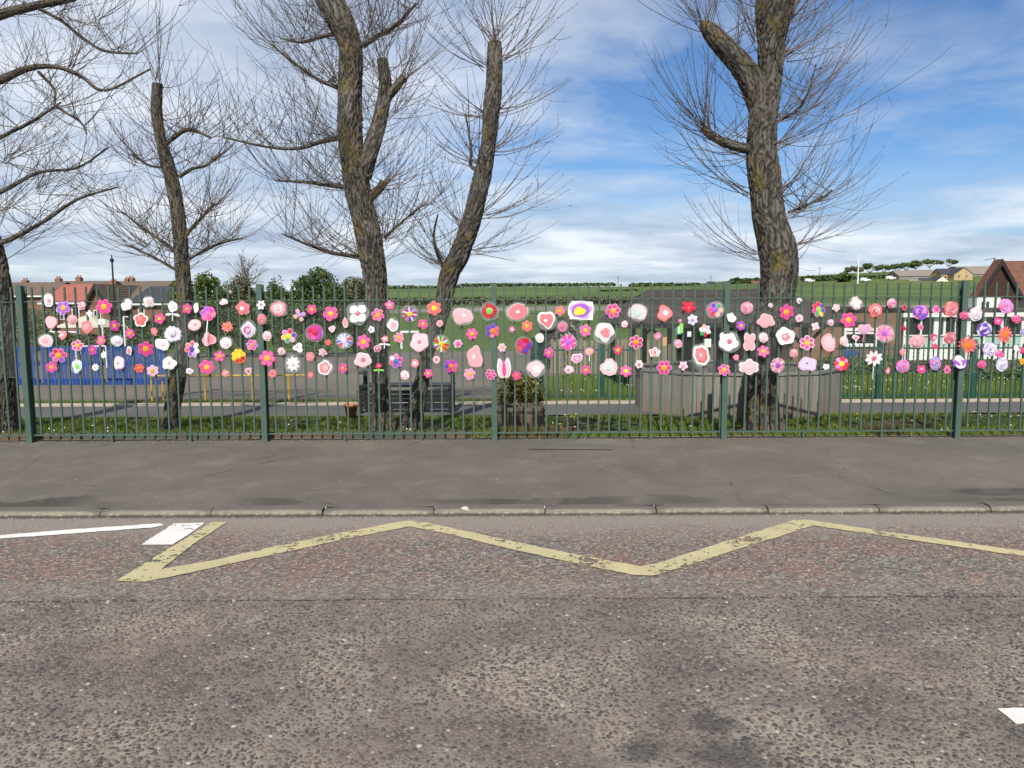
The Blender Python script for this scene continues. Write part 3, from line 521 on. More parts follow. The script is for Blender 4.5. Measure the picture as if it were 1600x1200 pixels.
SPEC = '''
75.6 469 13 20 lob2.25 W@1,wp@.6,ps@.3 f|white rabbit-eared bloom with pink middle
99 481 23 23 pet5 pu:li:yo -|orchid purple five-petal flower with yellow centre
128 478 13 13 rose ps,pp,sa -|small pink rosebud below the rail
162.4 479 24 24 pet6 hp:mp:yo -|hot pink six-petal flower with yellow centre
197 476 20 18 blb W@1,wp@.6 f|plain white round flower in clear film
232.5 472 16 16 blb wp@1,W@.8,pp@.5 f|pale round flower with pink ring at the rail
270 479 17 17 blb W@1,mi@.4 sW|white round bloom on white stem with two leaves
292.5 482.4 16 16 pet5 hp:mp:yo -|hot pink five-petal flower with yellow centre
139.7 489.7 10 10 lob4.4 W@1,wp@.3 -|tiny white four-lobed flower
79.7 504 21 20 lob3.14 sa@1,pp@.88 -|pale pink heart-like bloom edged salmon
113 499.6 15 15 rose ps,pp,sa -|pale salmon paper rosette
158.5 503 13 11 dai4 W:wp -|white cross-shaped paper flower
135.6 511 20 20 lob12.08 sa@1,ps@.5 -|flat salmon scalloped disc flower
179 509 18 18 pet5 mg:hp:yo -|magenta five-petal flower with yellow centre
219.8 499.6 22 22 lob5.35 W@1,co@.76,sa@.35 -|salmon red five-lobed flower with white border
249.4 498 17 17 pet5 hp:hp:yo -|deep pink five-petal flower with yellow centre
97.5 524 17 14 lob4.22 sa@1,ps@.6,W@.3 -|salmon flower with whitish middle
71 532.4 21 19 blb W@1,pp@.86,ps@.4 f|large pale pink oval bloom at the left end
158 532 17 17 pet5 mp:hp:yo -|pink five-petal flower with yellow centre
182.8 533 18 16 rose W,la,gy f|white and lilac paper rose
203 521 16 16 pet6 mp:hp:yo -|pink six-petal flower with yellow centre
241 518.4 13 13 lob6.08 sa@1,ps@.5 -|small plain salmon disc flower
270 522 25 25 lob12.14 la@1,W@.88,li@.45,W@.38,la@.2 -|large white scalloped daisy with lilac rings
121 540 18 18 pet5 hp:W:yo -|hot pink five-petal flower with white tips
144.8 547 15 18 pet5 mg:pu:og -|magenta and purple flower with orange centre
227.8 545 24 24 pet6 hp:mp:yo -|hot pink six-petal flower with yellow centre
254.4 538.4 22 18 blb W@1,cw@.8,pp@.35 -|creamy lopsided bloom with pink scribble
201.6 548 9 14 blb W@1,sa@.6 -|small white and red tulip bud
91.5 555 26 24 pet6 hp,pu,mp,mg,rd,hp:pl:yo -|red and purple six-petal flower with yellow centre
162 555 9 9 lob4.12 W@1,wp@.5 -|tiny white square flower
185.6 566.6 19 21 lob3.08 pl@1,wp@.86,rs@.18 -|pale pink rounded bloom with rose dot
217.5 575.4 15 15 pet6 co:co:og -|coral six-petal flower with orange centre
238.5 579 18 18 pet6 pl:wp:yo -|pale lilac-pink six-petal flower with yellow centre
265 567 23 20 lob5.14 W@1,cw@.85,ps@.25 -|cream lobed bloom with pink centre beside slim tree
80.6 573.5 18 18 pet6 hp:mp:yo -|hot pink six-petal flower with yellow centre
120 573 14 20 lob2.12 W@1,mi@.75,lg@.4 f|white and mint green cut-out shaped like a cup
149 574 12 12 dai8 W:pp -|tiny white star daisy with pink centre
306 481 9 16 lob2.3 W@1 -|small white paper scrap beside slim tree
325 490 24 24 pet6 sa,hp,mp,pu,pu,mg:mp:mp sW|pink and purple round flower on long white stem
349.6 471.5 14 10 lob3.3 pp@1,wp@.5 -|little pale pink triple bloom at the rail
378.7 481 22 22 lob5.27 sa@1,sa@.6,W@.3 -|salmon star-shaped flower with white centre
407.8 476.6 14 14 lob6.4 W@1,rs@.3 -|small white six-petal star on the fence post
434.4 482 23 23 lob7.07 sa@1,ps@.86,gy@.6,pp@.35 f|dusky pink seven-sided rosette with grey middle
467.8 492.5 22 20 pet4 pe,pl,li,pe:pl:li -|peach and lilac four-petal flower
487 483.5 16 16 pet5 hp:mp:yo -|hot pink five-petal flower with yellow centre
516.3 490 24 24 pet5 hp:mp:yo -|hot pink five-petal flower with yellow centre
559.4 490 31 34 dai4 W,wp:rs f|large white butterfly-shaped flower with red cross centre
304 508 19 18 lob4.12 ps@1,pp@.86,rs@.2 -|pale pink bloom with rose centre right of slim tree
355 510.7 18 18 dai10 sa,co:og -|salmon ten-petal daisy with orange centre
387.5 515 23 25 lob9.1 W@1,la@.85,hp@.5,pp@.3 f|white and hot pink scalloped bloom in film
409 499 14 16 rose sa,ps,rs f|salmon rose on the fence post
417.5 525 15 15 rose pp,wp,ps -|pale pink swirl rose
451.3 525 24 24 pet6 rd,vi,pl,gn,ye,pk:pl:ye -|rainbow flower of red purple green and yellow petals
492 520 25 25 pet7 rd,hp,mg,pu,mg,mp,hp:mg:rd f|round magenta and red crepe flower
518.4 514 11 11 lob3.25 pp@1,ps@.4 -|tiny pale pink three-lobed flower
539.4 504 9 17 tear pp@1,ps@.5 -|pale pink teardrop petal
327 530 25 22 lob5.1 ps@1,sa@.5 -|salmon pink five-sided bloom
353 536 17 17 rose W,wp,pp f|white and pink round rose in film
394 539 18 18 pet6 pu,mg,mp:pl:og -|purple and pink six-petal flower with orange centre
465.3 543 15 15 lob3.3 cw@1,rs@.22 -|cream three-petal flower with pink eye
440 549 12 12 rose pp,wp,rs -|little pale pink rose
512 535 9 9 lob5.1 co@1 -|tiny coral disc flower
537.5 532 23 23 str20 lb,la,lb,la,co,rd,lb,vi:la f|lavender blue fringed flower with red lower edge
300.3 545.4 27 27 pet7 W,W,li,pu,co,sa,co:wp:vi -|large white lilac and coral flower with purple eye
343 556.6 17 17 pet5 mp:hp:yo -|pink five-petal flower with yellow centre
373 556.6 24 24 pet8 rd,rd,ye,ye,ye,ye,ye,cr:yo:ye -|yellow pompon flower with red crest
417.5 560 26 26 pet6 mp:hp:yo -|large pink six-petal flower on the second post
457.8 568.4 22 25 dai9 W:wp f|white nine-petal star daisy in film
485 557 14 14 lob6.06 sa@1,ps@.4 -|small salmon rounded disc flower
504.7 550.6 14 13 lob6.25 pp@1,pl@.5 -|small pale pink six-petal flower
507.5 574 22 23 lob5.2 W@1,sa@.8,ps@.4 f|five-lobed flower half white half salmon
323 573.5 23 23 pet6 hp:mp:yo -|hot pink six-petal flower with yellow centre
296.6 580 11 9 blb W@1,pl@.6 -|tiny white oval with pink middle
352 583 11 11 lob4.2 sa@1,ps@.4 -|tiny salmon four-lobed flower
388 580 11 11 blb pp@1,rs@.35 -|tiny pale pink disc with rose centre
426 583.4 14 14 dai8 sa:co -|small salmon eight-petal daisy
485 586 9 9 lob5.1 co@1,sa@.5 -|tiny coral button flower
535.6 575.4 16 16 pet5 hp:mp:yo -|hot pink five-petal flower with yellow centre
608.7 476.6 15 15 pet5 mp:hp:pe -|pink five-petal flower at the rail
590.3 492 20 20 pet6 mp,co,hp:pl:yo -|pink and coral six-petal flower on big trunk
640 491 23 23 str18 lb,rd,W,hp,pu,W,vi,mp:ye f|blue red and white paper-strip daisy
678.4 481.6 23 23 pet6 co:sa:ye -|coral red six-petal flower with yellow centre
723.4 494.4 31 25 lob4.15 pp@1,ps@.9,W@.2 f|wide pale pink four-lobed bloom in film
764.7 486 25 26 dai16 cr,rd:lg f|crimson many-petalled daisy with green centre
809 487 34 26 lob5.14 gy@1,sa@.92,W@.2 f|wide salmon lobed bloom with white centre in film
580 515 11 11 lob3.15 W@1,li@.4 -|tiny white and lilac flower
613.8 508 18 20 blb W@1,pp@.7,ps@.35 f|white bloom with pink base in film
661 506.6 16 16 pet5 hp:mp:yo -|hot pink five-petal flower with yellow centre
687 505.6 11 11 lob5.14 ps@1,sa@.3 -|tiny salmon flower on leaning trunk
567.8 534.3 24 24 pet6 mp:hp:yo -|large pink six-petal flower on big trunk
601 530 12 11 lob5.2 sa@1,wp@.5 sW|small coral flower on white stem
623 527.6 17 17 pet6 pk:ps:yo -|light pink six-petal flower with yellow centre
655.4 535 29 29 blb pl@1,pp@.9,rs@.22 -|large pale lilac disc with rose centre
689.3 537.5 25 25 str18 rd,og,W,gn,ye,pu,W,lg:ye f|rainbow paper-strip daisy with yellow centre
715.6 537 14 12 lob6.2 W@1,pk@.8,hp@.3 -|small pink flower with white border
737.5 522 19 19 pet6 mp:hp:yo -|pink six-petal flower with yellow centre
769.4 517 23 23 pet6 vi,co,co,sa,vi,vi:pu:og -|violet and coral flower with orange centre on post
800 514.6 10 10 lob5.2 pk@1,W@.4 -|tiny pink and white flower
589.8 544.6 12 11 lob5.15 W@1,hp@.8,pp@.4 -|tiny pink flower with white edge on big trunk
567 562.4 27 23 blb cw@1,pp@.92,rs@.28 -|large cream-pink bloom with rose centre
592 571.8 11 9 lob5.25 cr@1,pk@.4 sg|tiny crimson flower on green leafed stem
618.4 564 23 23 pet6 pu,co,W,pk,mg,pu:pl:bl -|purple coral and white flower with blue eye
648.4 568 13 13 lob8.1 sa@1,wp@.5 -|small coral pink button bloom
681.8 562 11 11 blb pp@1,rs@.45 f|tiny pale pink disc in film on leaning trunk
705 572 23 23 pet6 vi,pu,mg,mp,co,hp:pu:og -|purple and coral six-petal flower with orange centre
741.8 556.6 25 34 lob4.14 pp@1,ps@.9,W@.2 -|tall pale pink wavy bloom with white spot
784.4 543 14 14 pet6 pl:wp:yo -|pale pink six-petal flower with yellow centre
632.5 586 14 14 rose W,pp,rs -|small white and pink rose above the bench
669 583.4 14 14 pet5 hp:mp:yo -|hot pink five-petal flower above the bench
733.8 584.4 19 19 pet6 pk:pl:yo -|lilac pink six-petal flower with yellow centre
767 585.3 18 18 pet6 hp:W:pk -|hot pink six-petal flower with white tips
787.5 575 23 31 tulip pp,hp,W -|tall pink and white tulip with deep pink middle
807 586.8 15 15 pet5 hp:hp:og -|hot pink five-petal flower above the tub shrub
874.7 485.6 16 16 pet5 co:pk:yo -|coral pink five-petal flower with yellow centre
853.7 500.6 27 27 blb W@1,sa@.76,W@.2 f|salmon bloom with broad white border and white eye
907.5 485 38 28 sheet W@1,li@.92,pu@.72,ye@.48 f|drawing of purple flower with yellow middle on white sheet
958 486 24 24 pet6 hp:pl:yo -|hot pink six-petal flower with pale tips
996 488 28 25 blb pp@1,gy@.88,mi@.4 f|large greyish white bloom with pale pink edge
1038.8 489 24 26 blb co@1,sa@.85,W@.3 -|coral red oval bloom with white centre
823.7 509.4 18 18 pet6 co:sa:yo -|coral six-petal flower with yellow centre
878.8 511 15 16 lob4.12 ps@1,pk@.8,rs@.25 f|small dusky pink flower with dark eye in film
914.6 516.3 19 20 pet6 mp:pk:yo -|pink six-petal flower with yellow centre
945 520 30 30 blb W@1,wp@.85,sa@.5 f|large white bloom with salmon bow shape
976 506.6 10 11 rose pp,wp,rs -|tiny pale pink rose
843 528 14 15 lob10.06 cw@1,W@.6 -|small cream scalloped disc
887.8 534.7 24 25 str26 hp,mg,pk,mg:pu f|round magenta pompon flower in film
818.8 540 25 25 pet5 rd,vi,vi,co,hp:rd:hp f|round red and violet crepe flower in film
993.8 534.7 23 23 pet6 hp:W:yo -|hot pink six-petal flower with white-edged petals
1027.5 525 12 12 lob5.08 pk@1,pp@.5 -|small plain pink disc flower
857.4 551 16 16 pet6 mg:mp:yo -|magenta six-petal flower with yellow centre
920.6 549 14 12 lob2.2 pk@1,pe@.6,og@.25 sm|small pink and peach heart bloom with mint leaf
901.5 560 18 15 lob10.1 W@1,pk@.8,pp@.4 -|pink scalloped bloom with white border
965.6 547 15 15 pet6 co,hp:hp:ye -|deep pink and coral flower with yellow centre
1023 550 18 15 blb W@1,sa@.8,wp@.58,rs@.3 -|salmon ringed oval bloom
837 576 27 25 lob6.08 pp@1,wp@.5 f|pale pink crumpled bloom in film right of tub shrub
888.8 577.4 15 13 lob5.06 pp@1,wp@.7,rs@.3 -|pale pink oval flower with rose centre
915.6 578.4 15 15 pet5 hp:mp:yo -|hot pink five-petal flower with yellow centre
950.6 573.5 29 27 lob9.1 pp@1,wp@.7,gy@.5,mi@.25 -|large pale pink scalloped bloom with grey middle
977.8 580 19 19 pet6 mp:hp:ye -|pink six-petal flower with bright yellow centre
998.4 569 13 13 lob6.25 wp@1,rs@.35 -|small whitish flower with rose centre
1038 574.6 24 24 pet6 hp:pl:yo -|hot pink six-petal flower with pale tips
1067.8 571.8 14 14 lob5.3 pp@1,pk@.45 -|small pale pink five-petal flower
1062 511 12 24 pot te,lg,W -|green and teal plant-pot cut-out with pink bloom
1060 537.5 13 13 rose pk,pp,ps f|small two-tone pink rose
1076 480 23 18 lob5.45 cr@1,rd@.8,sa@.15 -|bright red five-pointed star flower
1117.8 484 24 24 pet6 pe,pe,rd,hp,vi,gn:pk:pu f|rainbow flower of orange green red and violet petals
1082 499.6 17 19 dai6 la,W:li -|white and lavender lily
1142.8 496 17 15 lob4.1 W@1,pl@.2 -|small white lobed flower right of fourth post
1167 481 18 18 rose pk,pp,ps -|pink scalloped rose near the rail
1204 477.5 7 7 lob5.1 wp@1,pp@.5 -|tiny pale pink dot flower on the trunk
1228.8 487.4 24 24 pet6 hp:mp:yo -|hot pink six-petal flower on the right-hand trunk
1249 470 9 9 lob4.1 W@1,rs@.35 -|tiny white flower with pink eye at the rail
1279 483.5 25 25 pet7 vi,vi,ye,gn,hp,rd,rd:pk:lg -|rainbow flower with green centre and red rim
1306 481 13 12 lob5.14 pp@1,wp@.5 -|small pale pink five-lobed flower
1338 473 22 20 lob6.25 pp@1,wp@.8 f|pale pink six-lobed bloom in film over the rail
1101.5 516.5 21 21 dai6 rd,gn,W,pe,la,wp:wp -|six-pointed lily with red green and lilac petals
1157.6 509 15 15 pet6 pu:mg:yo -|purple six-petal flower with yellow centre
1196.6 501 28 22 lob5.16 pp@1,ps@.85 -|pale pink five-lobed bloom on the trunk
1138.8 534 29 29 lob5.16 W@1,W@.8,rs@.26 f|large white five-lobed flower with salmon centre
1171 534 19 28 lob4.35 pp@1,ps@.8 -|pale pink uneven four-lobed bloom
1193 527.6 15 15 rose pp,wp,ps f|pale pink rose on the trunk
1226.6 525 30 28 lob5.2 W@1,sa@.48,W@.14 -|white bloom with salmon flower printed inside
1249 497 12 12 lob5.12 pp@1,pk@.4 -|small pale pink flower right of the trunk
1274 510 12 13 lob4.42 pp@1,pl@.4 -|small pale pink cross flower
1298 504 10 10 rose pl,wp,rs f|tiny lilac rose in film
1326 500 24 24 pet6 hp:mp:yo -|hot pink six-petal flower with yellow centre
1095.7 555 25 32 lob7.1 W@1,co@.74,sa@.6,W@.15 f|tall coral bloom with white border and white dot
1149.7 558.5 9 9 lob5.1 pk@1,sa@.5 -|tiny pink button flower
1192.8 549 19 19 pet6 mp:hp:yo -|pink six-petal flower with yellow centre
1261 535.6 24 24 pet6 hp:W:yo -|hot pink six-petal flower with white-edged petals
1295 535 26 28 blb ps@1,pp@.7 -|plain salmon pink oval bloom
1318.5 533 13 14 rose wp,pp,ps f|small whitish rose in film
1240 552 12 13 rose sa,pp,ps -|small salmon rose right of trunk
1131.5 578 19 19 pet6 mg,co,hp:pl:yo -|magenta and coral six-petal flower on the fourth post
1169.8 573 30 25 lob6.22 wp@1,pp@.8 -|large whitish pink six-lobed bloom
1215 570.7 24 24 str22 pk,sa,pk,wp:pu -|pink fringed daisy with purple eye by the trunk
1261.8 568.4 28 22 lob4.1 pl@1,la@.85,rs@.14 -|wide lilac bloom with small rose centre
1290.7 573 12 9 lob5.3 W@1,gy@.2 -|tiny white five-petal flower over the timber planter
1315 568.4 23 23 pet8 rd,hp,pk,rd,li,rd,pk,cr:rd:ye -|red pink and lilac wheel flower with yellow centre
1337.5 528 12 9 lob3.3 pp@1,sa@.5 sm|small pale flower on mint stem
1366.6 485 23 22 blb co@1,sa@.9,W@.55,co@.46,W@.24,co@.18 -|coral bloom drawn with white curved stripes
1393 474 15 15 rose pk,wp,rs -|pink and white rose at the rail
1413.4 480 7 11 tear rs@1,cr@.5 -|narrow deep pink bud by the window corner
1438.4 488 22 22 rose vi,pk,pu -|dark violet and pink rose
1462.8 483.5 13 13 lob5.16 pk@1,hp@.5 -|small pink five-lobed flower between roses
1486 483 25 23 rose sa,ps,co -|large salmon rose left of the fifth post
1506 493 12 12 rose hp,pk,rs -|small hot pink rose on the fifth post
1524.4 490.6 22 22 rose wp,W,pl -|white rose with pink outlines
1571.5 478.4 22 23 rose pk,li,hp -|pink rose with lilac heart near top right
1559.7 502 12 12 lob6.14 hp@1,pk@.5 -|small hot pink rosette between roses
1587.4 498.5 13 13 rose hp,pk,cr -|small hot pink rose near right edge
1351.6 514 23 16 lob6.14 pp@1,pl@.7 sp|pale pink tree-shaped bloom with pink stem
1382 521 25 25 str22 pk,sa,mp:pu f|pink fringed daisy with purple eye in film
1438.4 511 11 11 lob5.2 pk@1,hp@.4 -|small pink flower below the violet rose
1413 513 6 8 lob4.2 cr@1 -|tiny crimson flower on the window frame
1432.8 533.4 23 20 rose ps,pp,sa -|salmon rose in front of mint panels
1458.8 528 11 12 lob6.2 hp@1,pp@.5 -|small pink flower with pale middle
1460.7 541 11 9 rose hp,rs,cr -|tiny deep pink rose above the lilac blue rose
1484.3 528 23 18 rose dr,ps,rs -|dusty rose beside the fifth post
1512 539.4 29 28 dai14 sa,co:og -|large coral dahlia with orange centre
1538 514.6 23 21 rose vi,W,pu -|violet rose with white outlines
1570 523 28 29 dai14 co,sa:og -|large coral red daisy with orange centre
1546 546 22 21 rose la,W,pu -|lilac and white rose
1598 520 12 12 rose lb,W,vi -|blue violet rose cut by the right edge
1561.6 553.4 12 11 rose hp,pk,cr -|small hot pink rose under coral daisy
1410 549 8 12 tear sa@1,ps@.5 -|small salmon bud below the window corner
1410.6 572 22 20 rose pk,li,mg -|pink and violet rose low by the hedge
1387.6 579 9 12 tear sa@1,pp@.6 -|tiny salmon bud low left of violet rose
1365.6 560 34 25 dai9 W,wp:rs sm|large white nine-petal daisy with coral centre
1439.7 577 13 13 lob5.22 hp@1,mp@.5,pp@.2 -|small hot pink flower low between roses
1461 567.5 22 22 rose lb,pk,vi -|lilac blue rose with pink side
1480 577 14 14 lob6.22 pk@1,hp@.35 -|pink six-lobed flower left of fifth post
1499.7 565.6 24 21 rose W,pu,li -|white and purple rose on the fifth post
1534 569.4 12 12 rose hp,mp,rs -|small hot pink rose standing alone
1565.3 569.4 22 22 rose la,W,lb -|pale lavender line-drawn rose
1598 548 10 10 rose hp,pk,cr -|hot pink rose cut by the right edge
1597 565 11 12 dai8 yo:og -|orange star flower at the right edge
1588 544 8 9 lob4.1 W@1 -|small white paper flower near right edge
'''
rows = [r.split('|') for r in SPEC.strip().split('\n')]
def bay(x):
    for lim, s in ((411, 'first'), (772, 'second'), (1132, 'third'), (1499, 'fourth')):
        if x < lim: return s
    return 'fifth'
keyed = {}
for r in rows:
    x = float(r[0].split()[0]); keyed.setdefault((r[1], bay(x)), []).append(x)
looks = {}
for r in rows: looks[r[1]] = looks.get(r[1], 0) + 1
ORD = ['leftmost', 'second from left', 'third from left', 'fourth from left', 'fifth from left', 'sixth from left']
def flower_label(look, x):
    if looks[look] == 1: return look
    b = bay(x); g = sorted(keyed[(look, b)])
    if len(g) == 1: return look + ', only one in ' + b + ' fence bay'
    return look + ', ' + ORD[g.index(x)] + ' in ' + b + ' bay'
def leaf_out(w_, h_): return [(w_ / 2 * math.cos(a) * abs(math.cos(a)) ** .2, h_ / 2 * math.sin(a)) for a in [2 * math.pi * i / 14 for i in range(14)]]
def sub(name, me, m, root, x=0, y=0, z=0, ry=0, rx=0):
    o = link(bpy.data.objects.new(name, me)); o.parent = root; o.location = (x, y, z); o.rotation_euler = (rx, ry, 0)
    if len(me.materials) == 0: me.materials.append(m)
    elif me.materials[0] != m:
        o.material_slots[0].link = 'OBJECT'; o.material_slots[0].material = m
    return o
def make_flower(i, row, look):
    x, y, wp_, hp_, kind, cols, flag = row.split(); rg = random.Random(i * 13 + 5); x = float(x); W_ = float(wp_) * S_; H_ = float(hp_) * S_
    fy_ = 8.955
    if any(abs(P(x, float(y), 8.955).x - q) < .04 + W_ / 2 for q in PX): fy_ = 8.925
    p = P(x, float(y), fy_); root = link(bpy.data.objects.new('paper_flower', None)); root.location = p; root.empty_display_size = .05
    root.rotation_euler = (rg.uniform(-.28, .14), rg.uniform(-.08, .08), rg.uniform(-.32, .32))
    tag(root, flower_label(look, x), 'paper flower', 'paper flowers tied to the fence')
    D = min(W_, H_); cur = rg.uniform(-.7, .7) / max(.1, W_ * 4); ry0 = rg.uniform(0, 6.28)
    if 'f' in flag:
        o_ = outline(W_ * 1.16, H_ * 1.16, 0, 0, rg, .03, 36); sub('film', fan('film', o_, .004, .0005, 0, cur), M_FILM, root, rg.uniform(-.006, .006), 0, rg.uniform(-.004, .008))
    for ch_ in flag:
        if ch_ in 'sS': pass
    if flag[0] == 's' or (len(flag) > 1 and flag[1] == 's'):
        sc_ = {'W': 'W', 'g': 'lg', 'm': 'mi', 'p': 'pk'}[flag[-1]]; L = H_ * (1.0 if sc_ != 'W' or H_ < .15 else 1.05)
        if 'long' in look: L = H_ * 1.75
        sub('stem', mesh('stem', [(-.006, .002, 0), (.006, .002, 0), (.005, .002, -L - H_ * .3), (-.005, .002, -L - H_ * .3), (-.006, .004, 0), (.006, .004, 0), (.005, .004, -L - H_ * .3), (-.005, .004, -L - H_ * .3)], [(0, 3, 2, 1), (4, 5, 6, 7), (0, 1, 5, 4), (1, 2, 6, 5), (2, 3, 7, 6), (3, 0, 4, 7)]), paper(sc_), root)
        if sc_ in ('W', 'lg') and 'long' not in look:
            for s in (-1, 1): sub('leaf', fan('leaf', leaf_out(W_ * .72, W_ * .24), 0, .001), paper(sc_), root, s * W_ * .42, .001, -H_ * .72, s * .15)
    k3 = kind[:3]
    if k3 in ('pet', 'dai', 'str'):
        n = int(kind[3:]); cp = cols.split(':'); pc = cp[0].split(',') 
        rim = cp[1] if k3 == 'pet' else None; cen = cp[-1]
        fr, cr_ = {'pet': (.10, .40), 'dai': (.12, .36), 'str': (.10, .40)}[k3]; r1 = D / 2; r0 = r1 * .16
        if k3 == 'pet': wd = 2 * (r0 + r1) / 2 * math.sin(math.pi / n) * (1.16 if n > 4 else 1.0); cr_ = .36
        elif k3 == 'dai': wd = 2 * r1 * .62 * math.sin(math.pi / n) * 1.15; cr_ = .30 if n < 12 else .42
        else: wd = 2 * r1 * .7 * math.sin(math.pi / n) * .95; cr_ = .34
        if 'pompon' in look or 'wheel' in look or 'round' in look: wd *= 1.25
        if n == 4: wd *= .85 if k3 == 'pet' else .92
        if k3 == 'dai' and n == 4: ry0 = .72; cr_ = .2
        pm = petal_mesh(k3, round(r0, 3), round(r1, 3), round(wd, 3)); rm = (r0 + r1) / 2
        for q in range(n):
            a = ry0 + 2 * math.pi * q / n + rg.uniform(-.06, .06); c_ = pc[q % len(pc)] if len(pc) < n else pc[q]
            rr_ = rm * rg.uniform(.96, 1.03)
            sub('petal', pm, paper(c_, rim if rim else 'wp' if c_ in ('pk', 'sa') and k3 == 'str' else c_), root, math.sin(a) * rr_ * W_ / D, -.0016 * (q % 3), math.cos(a) * rr_ * H_ / D, a, 0)
        sub('centre', fan('centre', outline(D * cr_, D * cr_, 5 if k3 == 'pet' else 0, .08, rg, .03, 16), -.006, .004, .005), paper(cen), root)
        return
    if k3 in ('lob', 'blb', 'tea', 'she'):
        if k3 == 'lob': n, dep = kind[3:].split('.'); n = int(n); dep = float('.' + dep); base = lambda s, wob=.045: outline(W_ * s, H_ * s, n, dep, random.Random(i), wob, 52, ry0, .8 if n > 7 else 1.0)
        elif k3 == 'blb': base = lambda s, wob=.055: outline(W_ * s, H_ * s, 0, 0, random.Random(i), wob, 40)
        elif k3 == 'tea': base = lambda s, wob=0: [(W_ * s / 2 * math.cos(a) * (1 - .6 * max(0, math.sin(a))), H_ * s / 2 * math.sin(a)) for a in [2 * math.pi * q / 20 for q in range(20)]]
        else: base = None
        for q, lay in enumerate(cols.split(',')):
            c_, s = lay.split('@'); s = float(s)
            if k3 == 'she':
                o_ = [(W_ / 2 * u, H_ / 2 * v_) for u, v_ in ((-1, -.45), (-.8, -1), (1, -1), (1, .55), (.9, 1), (-.75, 1), (-1, .4))] if q == 0 else outline(W_ * s, H_ * s, 0, 0, rg, .05, 32)
            elif s < .55 and q > 0: o_ = outline(D * s * W_ / D, H_ * s, 5 if s > .3 else 0, .12, rg, .06, 28)
            else: o_ = base(s)
            ox_, oz_ = (rg.uniform(-.06, .06) * W_, rg.uniform(-.06, .06) * H_) if (q and s < .7) else (0, 0)
            sub('backing' if q == 0 else 'centre' if s < .4 else 'patch', fan('layer', o_, -.0016 * q, .0012, .0012 if k3 != 'she' else .0002, cur), paper(c_), root, ox_, -.0032 * q if q else 0, oz_)
        return
    if k3 == 'ros':
        b_, l_, d_ = cols.split(','); y_ = 0
        o_ = outline(W_, H_, 8, .10, rg, .03, 48); sub('backing', fan('layer', o_, 0, .0012, .001, cur), paper(d_), root)
        rings = [(6, .30, .44), (5, .19, .36), (3, .08, .26)] if D > .09 else [(5, .27, .46), (3, .11, .32)]
        q = 0
        for n_, rc, rp in rings:
            a0 = rg.uniform(0, 6.28); pm = petal_mesh('pet', 0, round(rp * D, 3), round(rp * D * 1.15, 3)); sx_, sz_ = W_ / D, H_ / D
            for k in range(n_):
                a = a0 + 2 * math.pi * k / n_; q += 1; o_ = sub('petal', pm, paper(b_ if (k + n_) % 3 else l_, d_ if (k + n_) % 2 else l_), root, math.sin(a) * rc * W_, -.0014 * q, math.cos(a) * rc * H_, a + rg.uniform(-.2, .2), rg.uniform(-.06, .06)); o_.scale = (sx_, 1, sz_)
        sub('centre', fan('centre', outline(D * .13, D * .13, 3, .15, rg, .03, 14), 0, .001, .002), paper(d_), root, 0, -.0014 * q - .004, 0)
        return
    if kind == 'tulip':
        a_, b_, c_ = cols.split(',')
        for q, (ox_, ry_, c2, s) in enumerate(((-.2, -.13, c_, 1), (.2, .13, c_, 1), (-.17, -.11, a_, .86), (.17, .11, a_, .86), (0, 0, b_, .8))):
            o_ = [(W_ * .27 * s * math.cos(t_) * (1 - .35 * math.sin(t_)) * (.55 if c2 == b_ else 1), H_ * .5 * s * math.sin(t_)) for t_ in [2 * math.pi * k / 22 for k in range(22)]]
            sub('petal', fan('petal', o_, 0, .001, .004), paper(c2), root, ox_ * W_, -.003 * q, 0, ry_)
        return
    if kind == 'pot':
        a_, b_, c_ = cols.split(',')
        sub('pot', fan('pot', [(W_ * u, H_ * v_) for u, v_ in ((-.45, -.05), (-.32, -.5), (.3, -.45), (.42, .0), (.2, .1))], 0, .0012), paper(a_), root)
        sub('leaf', fan('leaf', [(W_ * u, H_ * v_) for u, v_ in ((.0, -.42), (.46, -.35), (.4, .22), (.05, .26), (-.15, .0))], -.003, .0012), paper(b_), root)
        sub('patch', fan('patch', [(W_ * u, H_ * v_) for u, v_ in ((-.15, -.42), (.02, -.42), (-.02, .02), (-.22, .04))], -.005, .0012), paper(c_), root)
        sub('bloom', fan('bloom', outline(W_ * .45, W_ * .45, 5, .15, rg, .03, 20), -.004, .0012, .003), paper('pk'), root, 0, 0, H_ * .4)
for i, r in enumerate(rows): make_flower(i, r[0], r[1])
# two laminated notices
def notice(px, py, w_, h_, c1, c2, label):
    p = P(px, py, 8.96); W_, H_ = w_ * S_, h_ * S_; n_ = thing('notice', label, 'notice', p)
    bx('sheet', paper(c1), n_, p.x - W_ / 2, p.x + W_ / 2, p.y, p.y + .002, p.z - H_ / 2, p.z + H_ / 2); bx('print', paper(c2), n_, p.x - W_ * .26, p.x + W_ * .2, p.y - .0015, p.y, p.z - H_ * .3, p.z + H_ * .12)
notice(1077, 522, 6, 8, 'W', 'gy', 'tiny white card on the fence left of the fourth post')
notice(1106, 536, 10, 13, 'cw', 'mi', 'cream card with pale green print right of the lily')
